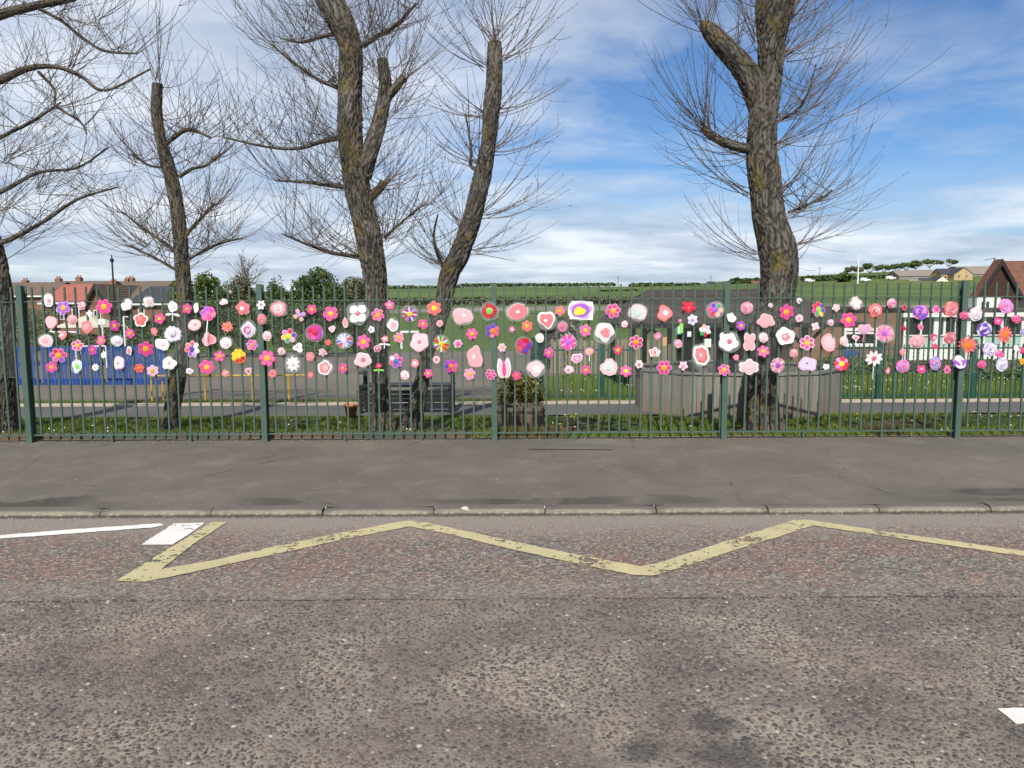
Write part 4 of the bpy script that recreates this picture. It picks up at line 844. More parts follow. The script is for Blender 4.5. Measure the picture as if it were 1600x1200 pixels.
# ------------------------------------------------------------------ pollarded trees
t = MT('rough_bark', 0.95, 0.15)
v = t.vec((1, 1, .35)); f = t.noise(26, 8, 0.7, v); at = t.n('ShaderNodeAttribute', attribute_name='ridge')
c = t.ramp(t.math('ADD', t.math('MULTIPLY', at.outputs['Fac'], 0.65), t.math('MULTIPLY', f, 0.4)), [(0.20, (.014, .012, .011)), (0.42, (.046, .041, .034)), (0.70, (.105, .095, .08)), (1.0, (.19, .175, .148))])
li = t.noise(3.4, 7, 0.72, t.vec(loc=(3, 1, 2))); lic = t.math('MULTIPLY', t.ramp(li, [(0.53, 0.0), (0.62, 0.8)]), t.ramp(at.outputs['Fac'], [(0.2, 0.15), (0.6, 1.0)]))
c = t.mix(lic, c, t.ramp(f, [(0.3, (.09, .07, .02)), (0.7, (.20, .155, .045))]))
c = t.mix(0.8, c, t.ramp(t.noise(2.2, 5, 0.6, t.vec((1, 1, .5), loc=(5, 5, 5))), [(0.32, .5), (0.68, 1.2)]), 'MULTIPLY')
t.col(c).bump(f, 0.9, 0.02); M_BARK = t.m
t = MT('twig_bark', 0.8, 0.2); r = t.rnd(); t.col(t.ramp(r, [(0.0, (.07, .054, .044)), (0.5, (.12, .092, .072)), (1.0, (.18, .14, .10))])); M_TWIG = t.m
M_CUT = plain('cut_wood', (.42, .36, .28), 0.9, 0.3, 20)
def spline(pts, step):
    "Catmull-Rom through (Vector, radius) points"
    P_ = [np.array([*p, r]) for p, r in pts]; P_ = [2 * P_[0] - P_[1]] + P_ + [2 * P_[-1] - P_[-2]]; o = []
    for i in range(1, len(P_) - 2):
        L = np.linalg.norm(P_[i + 1][:3] - P_[i][:3]); k = max(1, int(L / step))
        for j in range(k):
            u = j / k; a, b, c_, d = P_[i - 1], P_[i], P_[i + 1], P_[i + 2]
            o.append(.5 * ((2 * b) + (-a + c_) * u + (2 * a - 5 * b + 4 * c_ - d) * u * u + (-a + 3 * b - 3 * c_ + d) * u ** 3))
    o.append(P_[-2]); return o
def trunk_mesh(name, pts, sides=52, step=0.022, seed=0, flare=0.0, amp=1.0):
    S = spline(pts, step); V = []; rg_ = []; sl = 0.0; n = len(S)
    for k, q in enumerate(S):
        p = Vector(q[:3]); r = max(.004, q[3]); d = Vector(S[min(n - 1, k + 1)][:3]) - Vector(S[max(0, k - 1)][:3]); d.normalize()
        u = Vector((1, 0, 0)) - d * d.x; u.normalize(); w_ = d.cross(u)
        if k: sl += (p - Vector(S[k - 1][:3])).length
        fl = 1 + flare * math.exp(-max(0, p.z) / .16)
        for i in range(sides):
            a = 2 * math.pi * i / sides; ca, sa = math.cos(a), math.sin(a); R_ = r * 31
            wq = 2.2 * mn.noise(Vector((ca * 2.5 + seed, sa * 2.5, sl * 4))); wv = Vector((ca * R_ + seed + wq, sa * R_, sl * 9.0 + wq)); n1 = mn.noise(wv); n2 = mn.noise(Vector((ca * R_ * 2.2 + seed, sa * R_ * 2.2, sl * 17 + 4)))
            lump = mn.noise(Vector((ca * 1.3 + seed, sa * 1.3, sl * 2.2)))
            rid = min(1.0, 2.1 * abs(n1) + .9 * abs(n2)); rr = r * fl * (1 + .13 * lump + flare * .35 * math.exp(-max(0, p.z) / .22) * math.sin(a * 5 + seed)) + amp * min(.024, r * .16) * (rid - .5)
            V.append(p + (u * ca + w_ * sa) * rr); rg_.append(rid)
    F_ = [(k * sides + i, k * sides + (i + 1) % sides, (k + 1) * sides + (i + 1) % sides, (k + 1) * sides + i) for k in range(n - 1) for i in range(sides)]
    me = np_mesh(name, [tuple(v_) for v_ in V], F_, True)
    at_ = me.attributes.new('ridge', 'FLOAT', 'POINT'); at_.data.foreach_set('value', rg_); return me, S
class Twigs:
    def __init__(s): s.V = []; s.F = []; s.n = 0
    def tube(s, pts, r0, r1, sides=3):
        k = len(pts); P_ = np.array([tuple(p) for p in pts]); D = np.gradient(P_, axis=0); D /= np.linalg.norm(D, axis=1, keepdims=True) + 1e-9
        ref = np.array([.31, .87, .12]); U = np.cross(D, ref); U /= np.linalg.norm(U, axis=1, keepdims=True) + 1e-9; W_ = np.cross(D, U)
        rad = np.linspace(r0, r1, k)[:, None, None]; a = np.arange(sides) * 2 * math.pi / sides
        ring = P_[:, None, :] + rad * (np.cos(a)[None, :, None] * U[:, None, :] + np.sin(a)[None, :, None] * W_[:, None, :])
        s.V.append(ring.reshape(-1, 3)); i = np.arange(sides); j = (i + 1) % sides
        for q in range(k - 1):
            b = s.n + q * sides; s.F.append(np.stack([b + i, b + j, b + sides + j, b + sides + i], 1))
        s.n += k * sides
    def shoot(s, p, d, L, r, rg, up=.9, wig=.10, subs=0, lvl=0, buds=0.0, seg=9):
        p = Vector(p); d = Vector(d).normalized(); pts = [p.copy()]; dirs = [d.copy()]; st = L / seg
        for k in range(seg):
            d = (d + Vector((0, 0, up / seg)) + Vector((rg.gauss(0, wig), rg.gauss(0, wig), rg.gauss(0, wig)))).normalized(); p = p + d * st; pts.append(p.copy()); dirs.append(d.copy())
        s.tube(pts, r, max(.0016, r * .32), 4 if r > .009 else 3)
        if buds and lvl == 0 or buds > .5:
            for k in range(3, seg + 1):
                for _ in range(2):
                    if rg.random() < buds:
                        q = pts[k - 1].lerp(pts[k], rg.random()); e = (dirs[k] + Vector((rg.gauss(0, .8), rg.gauss(0, .8), rg.gauss(0, .5)))).normalized()
                        s.tube([q, q + e * .010, q + e * .024], .0045, .0012, 3)
        for _ in range(subs):
            k = rg.randint(1, seg - 1); f_ = k / seg; sd_ = Vector((rg.gauss(0, 1), rg.gauss(0, 1), rg.gauss(0, .7))); sd_ -= dirs[k] * sd_.dot(dirs[k]); sd_.normalize()
            s.shoot(pts[k], dirs[k] * .75 + sd_ * rg.uniform(.5, .95), L * rg.uniform(.28, .6) * (1.15 - .5 * f_), max(.0022, r * .5), rg, up * .7, wig * 1.25, max(0, subs // 2 - 1) if lvl < 1 else 0, lvl + 1, buds, 6)
    def mesh(s): return np_mesh('twigs', np.concatenate(s.V), np.concatenate(s.F))
def pts_px(lst, d, dd=0.0):
    "(px, py, width px) along a stem at distance d -> points and radii"
    o = []
    for k, e in enumerate(lst):
        q = P(e[0], e[1], d + (e[3] if len(e) > 3 else 0)); o.append((q, e[2] / 2 * d / 1200 * .94))
    return o
def tree(label, d, trunk, limbs, clusters, seed, auto, shoot, flare=.3, cut=True, group='bare pollarded trees along the fence'):
    base = P(trunk[0][0], trunk[0][1], d); base.z = -.03; rg = random.Random(seed)
    tr_ = [(q, r_ * (.90 if trunk[3][2] > 30 else 1.0)) for q, r_ in pts_px(trunk, d)]; tr_[0] = (Vector((tr_[0][0].x, d, -.06)), tr_[0][1])
    root = thing('bare_tree', label, 'tree', base, group); me, S = trunk_mesh('trunk', tr_, 116 if trunk[3][2] > 30 else 72, .013, seed, flare)
    tk = obj('trunk', me, M_BARK, root)
    def capit(S_, par):
        q = S_[-1]; e = Vector(S_[-1][:3]) - Vector(S_[-4][:3]); e.normalize(); a = Vector(q[:3]) - e * .004
        MB().bar(a, a + e * .012, q[3] * .93, 18).build('cut_end', M_CUT, par)
    if cut: capit(S, tk)
    stems = [S]
    for lb in limbs:
        m2, S2 = trunk_mesh('limb', pts_px(lb[0], d), 64 if lb[0][0][2] > 20 else 32 if lb[0][0][2] > 12 else 14, .016, seed + len(stems) * 3.7, 0, .8); lo = obj('limb', m2, M_BARK, root); stems.append(S2)
        if lb[1]: capit(S2, lo)
    tw_ = Twigs(); n_auto, L0, L1, subs, up, wig, buds, rmul = shoot
    for S2 in stems:
        cand = [q for q in S2 if q[2] > 2.0]
        if not cand: continue
        share = n_auto if S2 is S else int(n_auto * .45 * min(1.3, len(cand) * .025 / 1.0) + 4)
        for _ in range(share):
            q = rg.choice(cand); az = rg.uniform(0, 2 * math.pi); sc_ = rg.choice((.6, .8, 1, 1)) ; out_ = Vector((math.cos(az) * 1.15, math.sin(az) * .8, rg.uniform(-.05, .75)))
            L = rg.uniform(L0, L1) * sc_; tw_.shoot(Vector(q[:3]) + out_.normalized() * q[3] * .8, out_, L, rmul * (.0042 + .0042 * L / L1 * rg.uniform(.7, 1.5)), rg, up, wig, subs, 0, buds)
    for px, py, n_, a0, a1, l0, l1, up_ in clusters:
        for _ in range(n_):
            an = R(rg.uniform(a0, a1)); q = P(px + rg.uniform(-7, 7), py + rg.uniform(-8, 8), d + rg.uniform(-.1, .1)); L = rg.uniform(l0, l1)
            tw_.shoot(q, Vector((math.cos(an), rg.uniform(-.55, .55), math.sin(an))), L, rmul * rg.uniform(.0045, .009), rg, up_, wig, subs, 0, buds)
    o = obj('twigs', tw_.mesh(), M_TWIG, root); o['kind'] = 'stuff'; return root
# far left, trunk half out of the picture
tree('bare dark tree at the left edge with sweeping limbs', 9.75,
     [(6, 690, 46), (4, 600, 40), (3, 500, 40), (-4, 430, 40), (-18, 380, 40), (-50, 290, 38), (-75, 170, 34), (-88, 60, 30), (-95, -60, 26)],
     [([(-84, 70, 20), (-30, 38, 17), (10, 20, 14), (60, 8, 12), (115, -4, 10), (180, -34, 7)], False), ([(-78, 185, 18), (-30, 140, 13), (10, 121, 12), (48, 106, 9), (90, 105, 7), (128, 120, 6), (165, 141, 4.5), (235, 108, 2.5)], False),
      ([(50, 8, 6), (95, 32, 5), (130, 60, 4.5), (165, 80, 4), (215, 84, 2.5)], False), ([(60, 112, 5), (85, 140, 4.5), (88, 165, 4), (125, 190, 3.5), (136, 210, 2)], False), ([(-20, 385, 12), (20, 372, 8), (70, 345, 6), (120, 312, 4.5), (185, 292, 2.5)], False),
      ([(-45, 310, 12), (0, 300, 7), (60, 270, 5), (120, 262, 4), (170, 230, 2.5)], False), ([(-62, 250, 10), (0, 215, 6), (50, 190, 5), (95, 160, 3)], False)],
     [(40, 120, 8, 20, 120, .5, 1.0, .6), (110, 110, 10, -40, 100, .5, 1.0, .6), (90, 20, 10, -60, 60, .5, 1.1, .5), (10, 250, 12, -20, 80, .7, 1.3, .5), (30, 370, 10, 0, 60, .6, 1.2, .4), (0, 330, 12, -10, 70, .7, 1.3, .4), (150, 30, 8, -70, 80, .4, .9, .4), (60, 300, 12, 0, 90, .5, 1.0, .5)],
     21, None, (36, .7, 1.5, 3, .85, .075, 0.0, .70), .15, False)
tree('slim bare tree with a sawn-off top left of the first long white stem', 9.9,
     [(265, 684, 23), (268, 650, 23), (275, 605, 25), (284, 560, 23), (288, 510, 23), (287, 450, 23), (283, 395, 22), (277, 330, 21), (266, 270, 21), (252, 220, 17), (245, 180, 16), (246, 131, 16)],
     [([(258, 226, 8), (275, 212, 7), (292, 203, 7), (310, 206, 5), (330, 216, 3)], False), ([(280, 276, 7), (300, 264, 5), (322, 258, 4), (345, 240, 2.5)], False), ([(286, 372, 6), (310, 345, 5), (335, 318, 3)], False), ([(284, 412, 6), (310, 396, 5), (345, 380, 4), (380, 372, 2.5)], False),
      ([(276, 395, 6), (250, 375, 4.5), (215, 350, 3.5), (190, 330, 2)], False), ([(280, 425, 5), (240, 402, 4), (202, 384, 2.5)], False), ([(262, 262, 5), (232, 258, 4), (205, 240, 2.5)], False)],
     [(246, 132, 12, 60, 125, .5, 1.25, .5), (300, 206, 12, 20, 120, .4, .9, .7), (335, 250, 8, 0, 90, .4, .9, .7), (320, 390, 12, 5, 80, .4, .8, .6), (230, 385, 10, 100, 175, .4, .8, .5), (215, 255, 8, 90, 180, .4, .9, .5), (320, 330, 10, 10, 90, .4, .9, .6)],
     35, None, (52, .5, 1.25, 2, 1.0, .065, 0.1, .66), .2)
tree('large bare forked tree standing behind the bench', 9.7,
     [(604, 682, 42), (598, 640, 35), (594, 580, 31), (590, 510, 33), (588, 450, 37), (580, 395, 43), (569, 340, 44), (557, 290, 45), (549, 230, 41), (546, 170, 41), (548, 110, 41), (547, 70, 39), (531, 30, 44), (510, -12, 44), (490, -70, 40)],
     [([(566, 275, 30), (580, 232, 26), (594, 185, 23), (602, 135, 19), (598, 92, 16)], True), ([(600, 158, 15), (613, 143, 14), (622, 132, 13), (632, 120, 12)], True), ([(574, 314, 15), (587, 301, 14), (596, 291, 13), (600, 283, 12)], True),
      ([(566, 72, 9), (590, 56, 7), (618, 40, 6), (650, 6, 4)], False), ([(528, 52, 8), (500, 58, 5), (470, 66, 4), (440, 60, 2)], False), ([(528, 215, 9), (500, 222, 7), (465, 232, 6), (420, 230, 4), (350, 215, 2.5)], False), ([(540, 292, 8), (515, 290, 6), (480, 285, 5), (430, 282, 2.5)], False), ([(560, 402, 7), (520, 395, 6), (480, 382, 4.5), (440, 365, 2.5)], False), ([(532, 138, 7), (505, 128, 5), (475, 110, 4), (430, 75, 2)], False), ([(600, 372, 5), (630, 345, 4), (660, 320, 2)], False)],
     [(600, 92, 16, 45, 130, .5, 1.3, .6), (632, 120, 14, 20, 110, .5, 1.1, .7), (530, 135, 16, 100, 175, .7, 1.5, .6), (525, 215, 16, 110, 190, .7, 1.5, .6), (540, 290, 14, 120, 195, .6, 1.4, .6), (560, 400, 14, 140, 190, .6, 1.3, .6), (600, 290, 14, -10, 80, .5, 1.1, .6), (600, 380, 12, 0, 80, .5, 1.0, .6), (520, 40, 14, 90, 180, .6, 1.3, .6), (575, 60, 14, 10, 90, .6, 1.3, .6), (480, 225, 10, 60, 180, .5, 1.0, .6), (610, 180, 12, -10, 80, .4, .9, .5)],
     47, None, (70, .6, 1.5, 2, 1.05, .06, 0.2, .62), .25, False)
tree('leaning bare tree with sawn top right of the forked one', 9.8,
     [(644, 682, 32), (650, 640, 27), (660, 590, 22), (669, 550, 22), (684, 505, 26), (694, 465, 28), (704, 425, 30), (719, 395, 33), (735, 350, 30), (745, 310, 28), (757, 260, 27), (763, 220, 24), (768, 170, 26), (772, 130, 24), (773, 95, 24), (773, 66, 20)],
     [([(700, 430, 6), (686, 405, 5), (678, 370, 4), (684, 335, 2.5)], False), ([(748, 268, 6), (735, 258, 5), (736, 235, 4), (728, 180, 2.5)], False)],
     [(773, 68, 26, 40, 145, .5, 1.25, .35), (783, 92, 12, 5, 60, .8, 1.4, .9), (760, 105, 10, 120, 175, .7, 1.4, .9), (776, 175, 9, 0, 40, .7, 1.3, .8), (760, 180, 8, 140, 190, .6, 1.2, .8), (770, 235, 9, -10, 40, .6, 1.2, .8), (750, 260, 10, 120, 185, .5, 1.1, .8), (755, 335, 12, -5, 45, .7, 1.35, .6), (740, 395, 10, -10, 35, .5, 1.1, .5), (700, 420, 16, 90, 175, .4, 1.0, .7), (722, 350, 12, 85, 150, .4, 1.1, .6)],
     53, None, (14, .5, 1.1, 1, .8, .06, 0.55, .8), .35)
tree('thick bare tree in front of the round timber planter', 9.62,
     [(1195, 686, 70), (1190, 640, 60), (1189, 585, 55), (1199, 525, 56), (1213, 465, 60), (1218, 420, 64), (1214, 383, 64), (1204, 345, 57), (1197, 307, 53), (1193, 268, 56), (1190, 230, 52), (1192, 190, 48), (1195, 155, 47), (1202, 120, 42), (1205, 70, 45), (1210, 30, 56), (1214, -20, 64), (1216, -80, 60)],
     [([(1192, 178, 38), (1176, 130, 37), (1152, 94, 34), (1127, 68, 32), (1110, 49, 26), (1102, 40, 17), (1097, 33, 7)], False), ([(1184, 234, 17), (1152, 229, 15), (1124, 219, 14), (1104, 205, 13), (1101, 198, 11)], True), ([(1215, 190, 5), (1245, 172, 4), (1262, 145, 3), (1275, 100, 2)], False), ([(1232, 332, 5), (1262, 320, 4), (1290, 306, 3.5), (1300, 297, 3)], False)],
     [(1104, 44, 24, 70, 155, .5, 1.3, .3), (1103, 203, 26, 80, 170, .5, 1.35, .6), (1215, 185, 14, -5, 65, 1.0, 2.4, .9), (1216, 228, 16, -10, 55, .9, 2.4, .8), (1222, 300, 14, -8, 50, .8, 2.1, .8), (1236, 335, 16, -15, 45, .7, 1.6, .8), (1248, 385, 9, -5, 50, .7, 1.6, .6), (1170, 300, 10, 140, 190, .7, 1.5, .7), (1186, 400, 11, 130, 190, .5, 1.2, .8), (1225, 90, 18, 0, 70, .9, 1.8, .7), (1180, 60, 14, 60, 140, .4, 1.0, .5), (1170, 240, 9, 150, 215, .6, 1.4, .9), (1235, 30, 14, 10, 70, .8, 1.6, .6), (1150, 90, 8, 60, 130, .4, .9, .5)],
     61, None, (40, .5, 1.5, 1, .9, .05, 0.4, .85), .12, False)
# ------------------------------------------------------------------ leafy shrubs and trees
def leaf_mat(name, lo, mid, hi):
    t = MT(name, 0.6, 0.3); t.col(t.ramp(t.rnd(), [(0.0, lo), (0.55, mid), (1.0, hi)])); t.b.inputs['Transmission Weight'].default_value = 0.0; return t.m
def leaves(ells, n, size, seed, shell=.45, gap=.15, gs=1.0):
    rs_ = np.random.RandomState(seed); C = np.array([e[:3] for e in ells]); E = np.array([e[3:6] for e in ells]); vol = (E[:, 0] * E[:, 1] + E[:, 1] * E[:, 2] + E[:, 0] * E[:, 2]); idx = rs_.choice(len(ells), n, p=vol / vol.sum())
    d = rs_.normal(size=(n, 3)); d /= np.linalg.norm(d, axis=1, keepdims=True); r = 1 - shell * rs_.rand(n) ** 1.6
    lump = np.array([mn.noise(Vector((q * 2.3 + seed).tolist())) for q in d]); r = r * (1 + .22 * lump); p = C[idx] + d * r[:, None] * E[idx]
    gm_ = np.array([mn.noise(Vector((q * gs).tolist()) + Vector((seed, 0, 0))) for q in p]); k = gm_ > -gap - .35 * rs_.rand(n); p = p[k]; d = d[k]; n = len(p)
    nrm = d + rs_.normal(size=(n, 3)) * .75; nrm /= np.linalg.norm(nrm, axis=1, keepdims=True); u = np.cross(nrm, rs_.normal(size=(n, 3))); u /= np.linalg.norm(u, axis=1, keepdims=True); w_ = np.cross(nrm, u); s = size * rs_.uniform(.6, 1.35, (n, 1))
    V = np.stack([p - u * s, p + w_ * s * .55 + nrm * s * .15, p + u * s, p - w_ * s * .55 + nrm * s * .15], 1).reshape(-1, 3); b = (np.arange(n) * 4)[:, None]
    return np_mesh('foliage', V, np.concatenate([b, b + 1, b + 2, b + 3], 1))
# ------------------------------------------------------------------ things between the fence and the playground
M_BLACK = plain('black_painted_timber', (.018, .018, .020), 0.45, 0.3, 9, 0.4)
def bench():
    p = G(634, 652, 0); r = thing('park_bench', 'black slatted park bench seen from behind between two trunks', 'bench', (p.x, 11.25, 0)); x0, x1 = P(560, 640, 11.2).x, P(709, 640, 11.2).x
    zt, zb = P(634, 609, 11.15).z, P(634, 636, 11.15).z; n = 4; h = (zt - zb) / n
    for k in range(n):
        z = zb + k * h; bx('back_slat', M_BLACK, r, x0, x1, 11.15 - .014 * k * .5, 11.18 - .014 * k * .5, z + .007, z + h - .007)
    for k in range(4): bx('seat_slat', M_BLACK, r, x0, x1, 11.24 + k * .10, 11.325 + k * .10, .385, .415)
    for x in (x0 + .04, x1 - .04):
        m = MB(); m.box(x - .03, x + .03, 11.12, 11.19, .0, .36).box(x - .03, x + .03, 11.56, 11.62, .0, .36).box(x - .03, x + .03, 11.12, 11.64, .345, .384).box(x - .03, x + .03, 11.19, 11.24, .384, zt - .02).box(x - .035, x + .035, 11.2, 11.62, .58, .61).box(x - .03, x + .03, 11.57, 11.61, .384, .58); m.build('end_frame', M_BLACK, r)
bench()
M_TERRA = plain('terracotta', (.36, .15, .085), 0.85, 0.2, 12, 0.2, 0.2)
p = G(549, 656, 0); r = thing('plant_pot', 'terracotta pot standing left of the black bench', 'plant pot', (p.x, p.y, 0))
MB().lathe([(0, 0), (.062, 0), (.088, .19), (.103, .19), (.106, .225), (.092, .225), (.085, .19), (0, .185)], 22, (p.x, p.y, 0)).build('pot', M_TERRA, r, True)
obj('soil', MB().lathe([(0, .19), (.084, .188)], 16, (p.x, p.y, 0)).me('soil'), M_SOIL, r)
# two wooden half barrels with a shrub
def wood(name, lo, hi, sc=(14, 14, 1.2), stain=None):
    t = MT(name, 0.9, 0.15); oi = t.n('ShaderNodeObjectInfo'); ad = t.n('ShaderNodeVectorMath', operation='ADD'); t.l(t.vec(sc), ad.inputs[0]); sc_ = t.n('ShaderNodeVectorMath', operation='SCALE'); cmb_ = t.n('ShaderNodeCombineXYZ')
    for i in range(3): t.l(oi.outputs['Random'], cmb_.inputs[i])
    t.l(cmb_.outputs[0], sc_.inputs[0]); sc_.inputs['Scale'].default_value = 37.0; t.l(sc_.outputs[0], ad.inputs[1]); f = t.noise(1.6, 7, 0.65, ad.outputs[0]); c = t.ramp(f, [(0.28, lo), (0.72, hi)])
    c = t.mix(t.math('MULTIPLY', oi.outputs['Random'], 0.35), c, tuple(x * .6 for x in lo)); 
    if stain:
        sp = t.n('ShaderNodeSeparateXYZ'); t.l(t.tc.outputs['Object'], sp.inputs[0]); c = t.mix(t.ramp(t.math('ADD', sp.outputs[2], t.math('MULTIPLY', f, .35)), [(0.18, 0.7), (0.5, 0.0)]), c, stain)
        c = t.mix(t.ramp(t.noise(9, 6, 0.7, t.vec((1, 1, .3))), [(0.64, 0.0), (0.72, 0.22)]), c, (.40, .38, .34))
    t.col(c).bump(f, 0.5, 0.008); return t.m
M_BARREL = wood('barrel_timber', (.10, .082, .06), (.21, .175, .13)); M_HOOP = plain('rusty_hoop', (.06, .05, .045), 0.7, .3, 20)
for px, lab in ((796, 'weathered half barrel planter left of the pair by the fence'), (831, 'weathered half barrel planter right of the pair by the fence')):
    p = G(px, 673, 0); p.y += .2; r = thing('barrel_planter', lab, 'planter', (p.x, p.y, 0), 'half barrel planters')
    prof = [(.135, 0), (.16, .09), (.172, .18), (.165, .285)]; n = 16
    for k in range(n):
        a0, a1 = 2 * math.pi * k / n + .012, 2 * math.pi * (k + 1) / n - .012; m = MB(); v = []
        for q, zz_ in prof:
            for rr_ in (q, q - .022):
                for a in (a0, a1): v.append((p.x + rr_ * math.cos(a), p.y + rr_ * math.sin(a), zz_))
        f = []
        for j in range(3): b = j * 4; f += [(b, b + 1, b + 5, b + 4), (b + 3, b + 2, b + 6, b + 7), (b + 1, b + 3, b + 7, b + 5), (b + 2, b, b + 4, b + 6)]
        f.append((12, 13, 15, 14)); obj('stave', mesh('stave', v, f), M_BARREL, r)
    for z, rr_ in ((.055, .153), (.215, .175)): MB().lathe([(rr_ - .004, z), (rr_ + .002, z), (rr_ + .003, z + .03), (rr_ - .004, z + .03)], 28, (p.x, p.y, 0)).build('hoop', M_HOOP, r)
    obj('soil', MB().lathe([(0, .25), (.15, .245)], 16, (p.x, p.y, 0)).me('soil'), M_SOIL, r)
M_EUON = leaf_mat('euonymus_leaf', (.025, .04, .008), (.075, .085, .014), (.30, .24, .035)); M_STEM = plain('shrub_stem', (.085, .07, .055), .9)
def shrub(name, label, ells, n, size, m, seed, stems, cat='shrub', grp=None, gap=.15, gs=3.0, shell=.5):
    c = ells[0]; b = (c[0], c[1], min(s[0][2] for s in stems) if stems else c[2] - c[5]); r = thing(name, label, cat, b, grp); obj('crown' if cat == 'tree' else 'foliage', leaves(ells, n, size, seed, shell, gap, gs), m, r)['kind'] = 'stuff'
    mb = MB()
    for a, e, q in stems: mb.bar(a, e, q, 7, q * .45)
    if stems: mb.build('trunk' if cat == 'tree' else 'stem', M_STEM, r)
    return r
c = P(812, 615, 10.35); rg = random.Random(3)
shrub('tub_shrub', 'golden green leafy shrub growing from the half barrels', [(c.x - .13, 10.4, c.z + .02, .19, .2, .27), (c.x + .13, 10.42, c.z, .2, .2, .27), (c.x, 10.45, c.z + .16, .24, .18, .14), (c.x - .2, 10.4, c.z - .1, .1, .12, .14), (c.x + .24, 10.4, c.z - .08, .1, .12, .14)], 5200, .017, M_EUON, 5,
      [((c.x + rg.uniform(-.2, .2), 10.4, .25), (c.x + rg.uniform(-.25, .25), 10.4 + rg.uniform(-.1, .15), c.z + rg.uniform(0, .2)), .008) for _ in range(16)], gap=.05, gs=7)
# round timber planter
M_PLK = wood('planter_timber', (.15, .14, .122), (.29, .272, .24), (14, 14, .9), (.19, .145, .10)); M_PLT = plain('planter_rim', (.20, .185, .165), .9, .25, 6)
pc = Vector((P(1148, 620, 11.55).x, 11.6, 0)); PR = 1.52; NF = 10; ph = .30
r = thing('timber_planter', 'large many-sided planter of grey upright boards under the thick tree', 'planter', (pc.x, pc.y, 0))
vx = [Vector((pc.x + PR * math.cos(ph + 2 * math.pi * k / NF), pc.y + PR * .82 * math.sin(ph + 2 * math.pi * k / NF), 0)) for k in range(NF)]
HT = .60
for k in range(NF):
    a, b = vx[k], vx[(k + 1) % NF]; L = (b - a).length; u = (b - a) / L; nb = max(3, int(round(L / .098))); bw = L / nb; nrm = Vector((u.y, -u.x, 0))
    for j in range(nb):
        q0 = a + u * (j * bw + .003); q1 = a + u * ((j + 1) * bw - .003); o_ = nrm * rg.uniform(-.003, .004); hz = HT + rg.uniform(-.006, .006); i_ = nrm * -.035
        v = [q0 + o_, q1 + o_, q1 + o_ + i_, q0 + o_ + i_]; m = MB().poly([(q.x, q.y, hz) for q in v], hz + .02); m.build('board', M_PLK, r)
    c0, c1, d0, d1 = a + nrm * .02, b + nrm * .02, a - nrm * .06, b - nrm * .06; MB().poly([(q.x, q.y, HT + .04) for q in (c0, c1, d1, d0)], .032).build('rim', M_PLT, r)
MB().face([(q.x, q.y, HT - .22) for q in [pc + (w_ - pc) * .97 for w_ in vx]]).build('soil', M_SOIL, r)
# low yellow rail at the playground edge
M_YRAIL = plain('yellow_rail_paint', (.58, .36, .035), 0.5, .15, 8)
def rail(xp0, xp1, label, ups):
    y = 12.58; z1 = P(350, 587, y).z; x0, x1 = P(xp0, 600, y).x, P(xp1, 600, y).x; r = thing('low_rail', label, 'railing', ((x0 + x1) / 2, y, 0), 'low yellow rails'); MB().bar((x0, y, z1), (x1, y, z1), .017, 8).build('top_rail', M_YRAIL, r)
    for q in ups: x = P(q, 600, y).x; MB().bar((x, y, -.08), (x, y, z1), .016, 8).build('upright', M_YRAIL, r)
    for q in ups[1:2]:
        x = P(q - 14, 600, y).x
rail(235, 395, 'low yellow tube rail at the playground edge behind the slim tree', (236.5, 320, 394)); rail(400, 479, 'low yellow tube rail right of the second fence post', (451, 478)); 
p0 = P(252, 594, 12.62); MB
r = thing('low_rail', 'short inner yellow tube rail just left of the slim tree', 'railing', (p0.x, 12.66, 0), 'low yellow rails'); MB().bar((p0.x, 12.66, -.08), (p0.x, 12.66, p0.z), .014, 8).build('upright', M_YRAIL, r); MB().bar((p0.x, 12.66, p0.z), (p0.x - .12, 12.66, p0.z + .01), .014, 8).build('top_rail', M_YRAIL, r)
# inner dark green fence round the garden
M_DGREEN = plain('dark_green_paint', (.012, .062, .045), 0.5, .2, 5, .4)
ib = MB().box(-.007, .007, -.007, .007, .03, .92).me('bar'); ib.materials.append(M_DGREEN); ip = MB().box(-.035, .035, -.03, .03, -.1, .99).me('post'); ip.materials.append(M_DGREEN)
def inner(xp0, xp1, posts, label):
    y = 12.72; x0, x1 = P(xp0, 600, y).x, P(xp1, 600, y).x; r = thing('garden_fence', label, 'fence', ((x0 + x1) / 2, y, 0)); z = -.03
    for a in (.06, .84): bx('rail', M_DGREEN, r, x0, x1, y - .012, y + .012, z + a, z + a + .022)
    n = int((x1 - x0) / .082)
    for k in range(n): obj('bar', ib, None, r, (x0 + (k + .5) * (x1 - x0) / n, y, z))
    for q in posts: obj('post', ip, None, r, (P(q, 600, y).x, y, z))
inner(845, 992, (845, 941), 'dark green bar fence of the garden left of the timber planter'); inner(1306, 1660, (1372, 1519), 'dark green bar fence of the garden right of the timber planter')
gp = P(836, 600, 12.68); gt = thing('gate_post', 'wide dark green metal panel post behind the tub shrub', 'post', (gp.x, 12.6, 0)); bx('panel', M_DGREEN, gt, gp.x - .075, gp.x + .075, 12.58, 12.63, -.05, 1.02); bx('cap', M_DGREEN, gt, gp.x - .085, gp.x + .085, 12.57, 12.64, 1.02, 1.04)
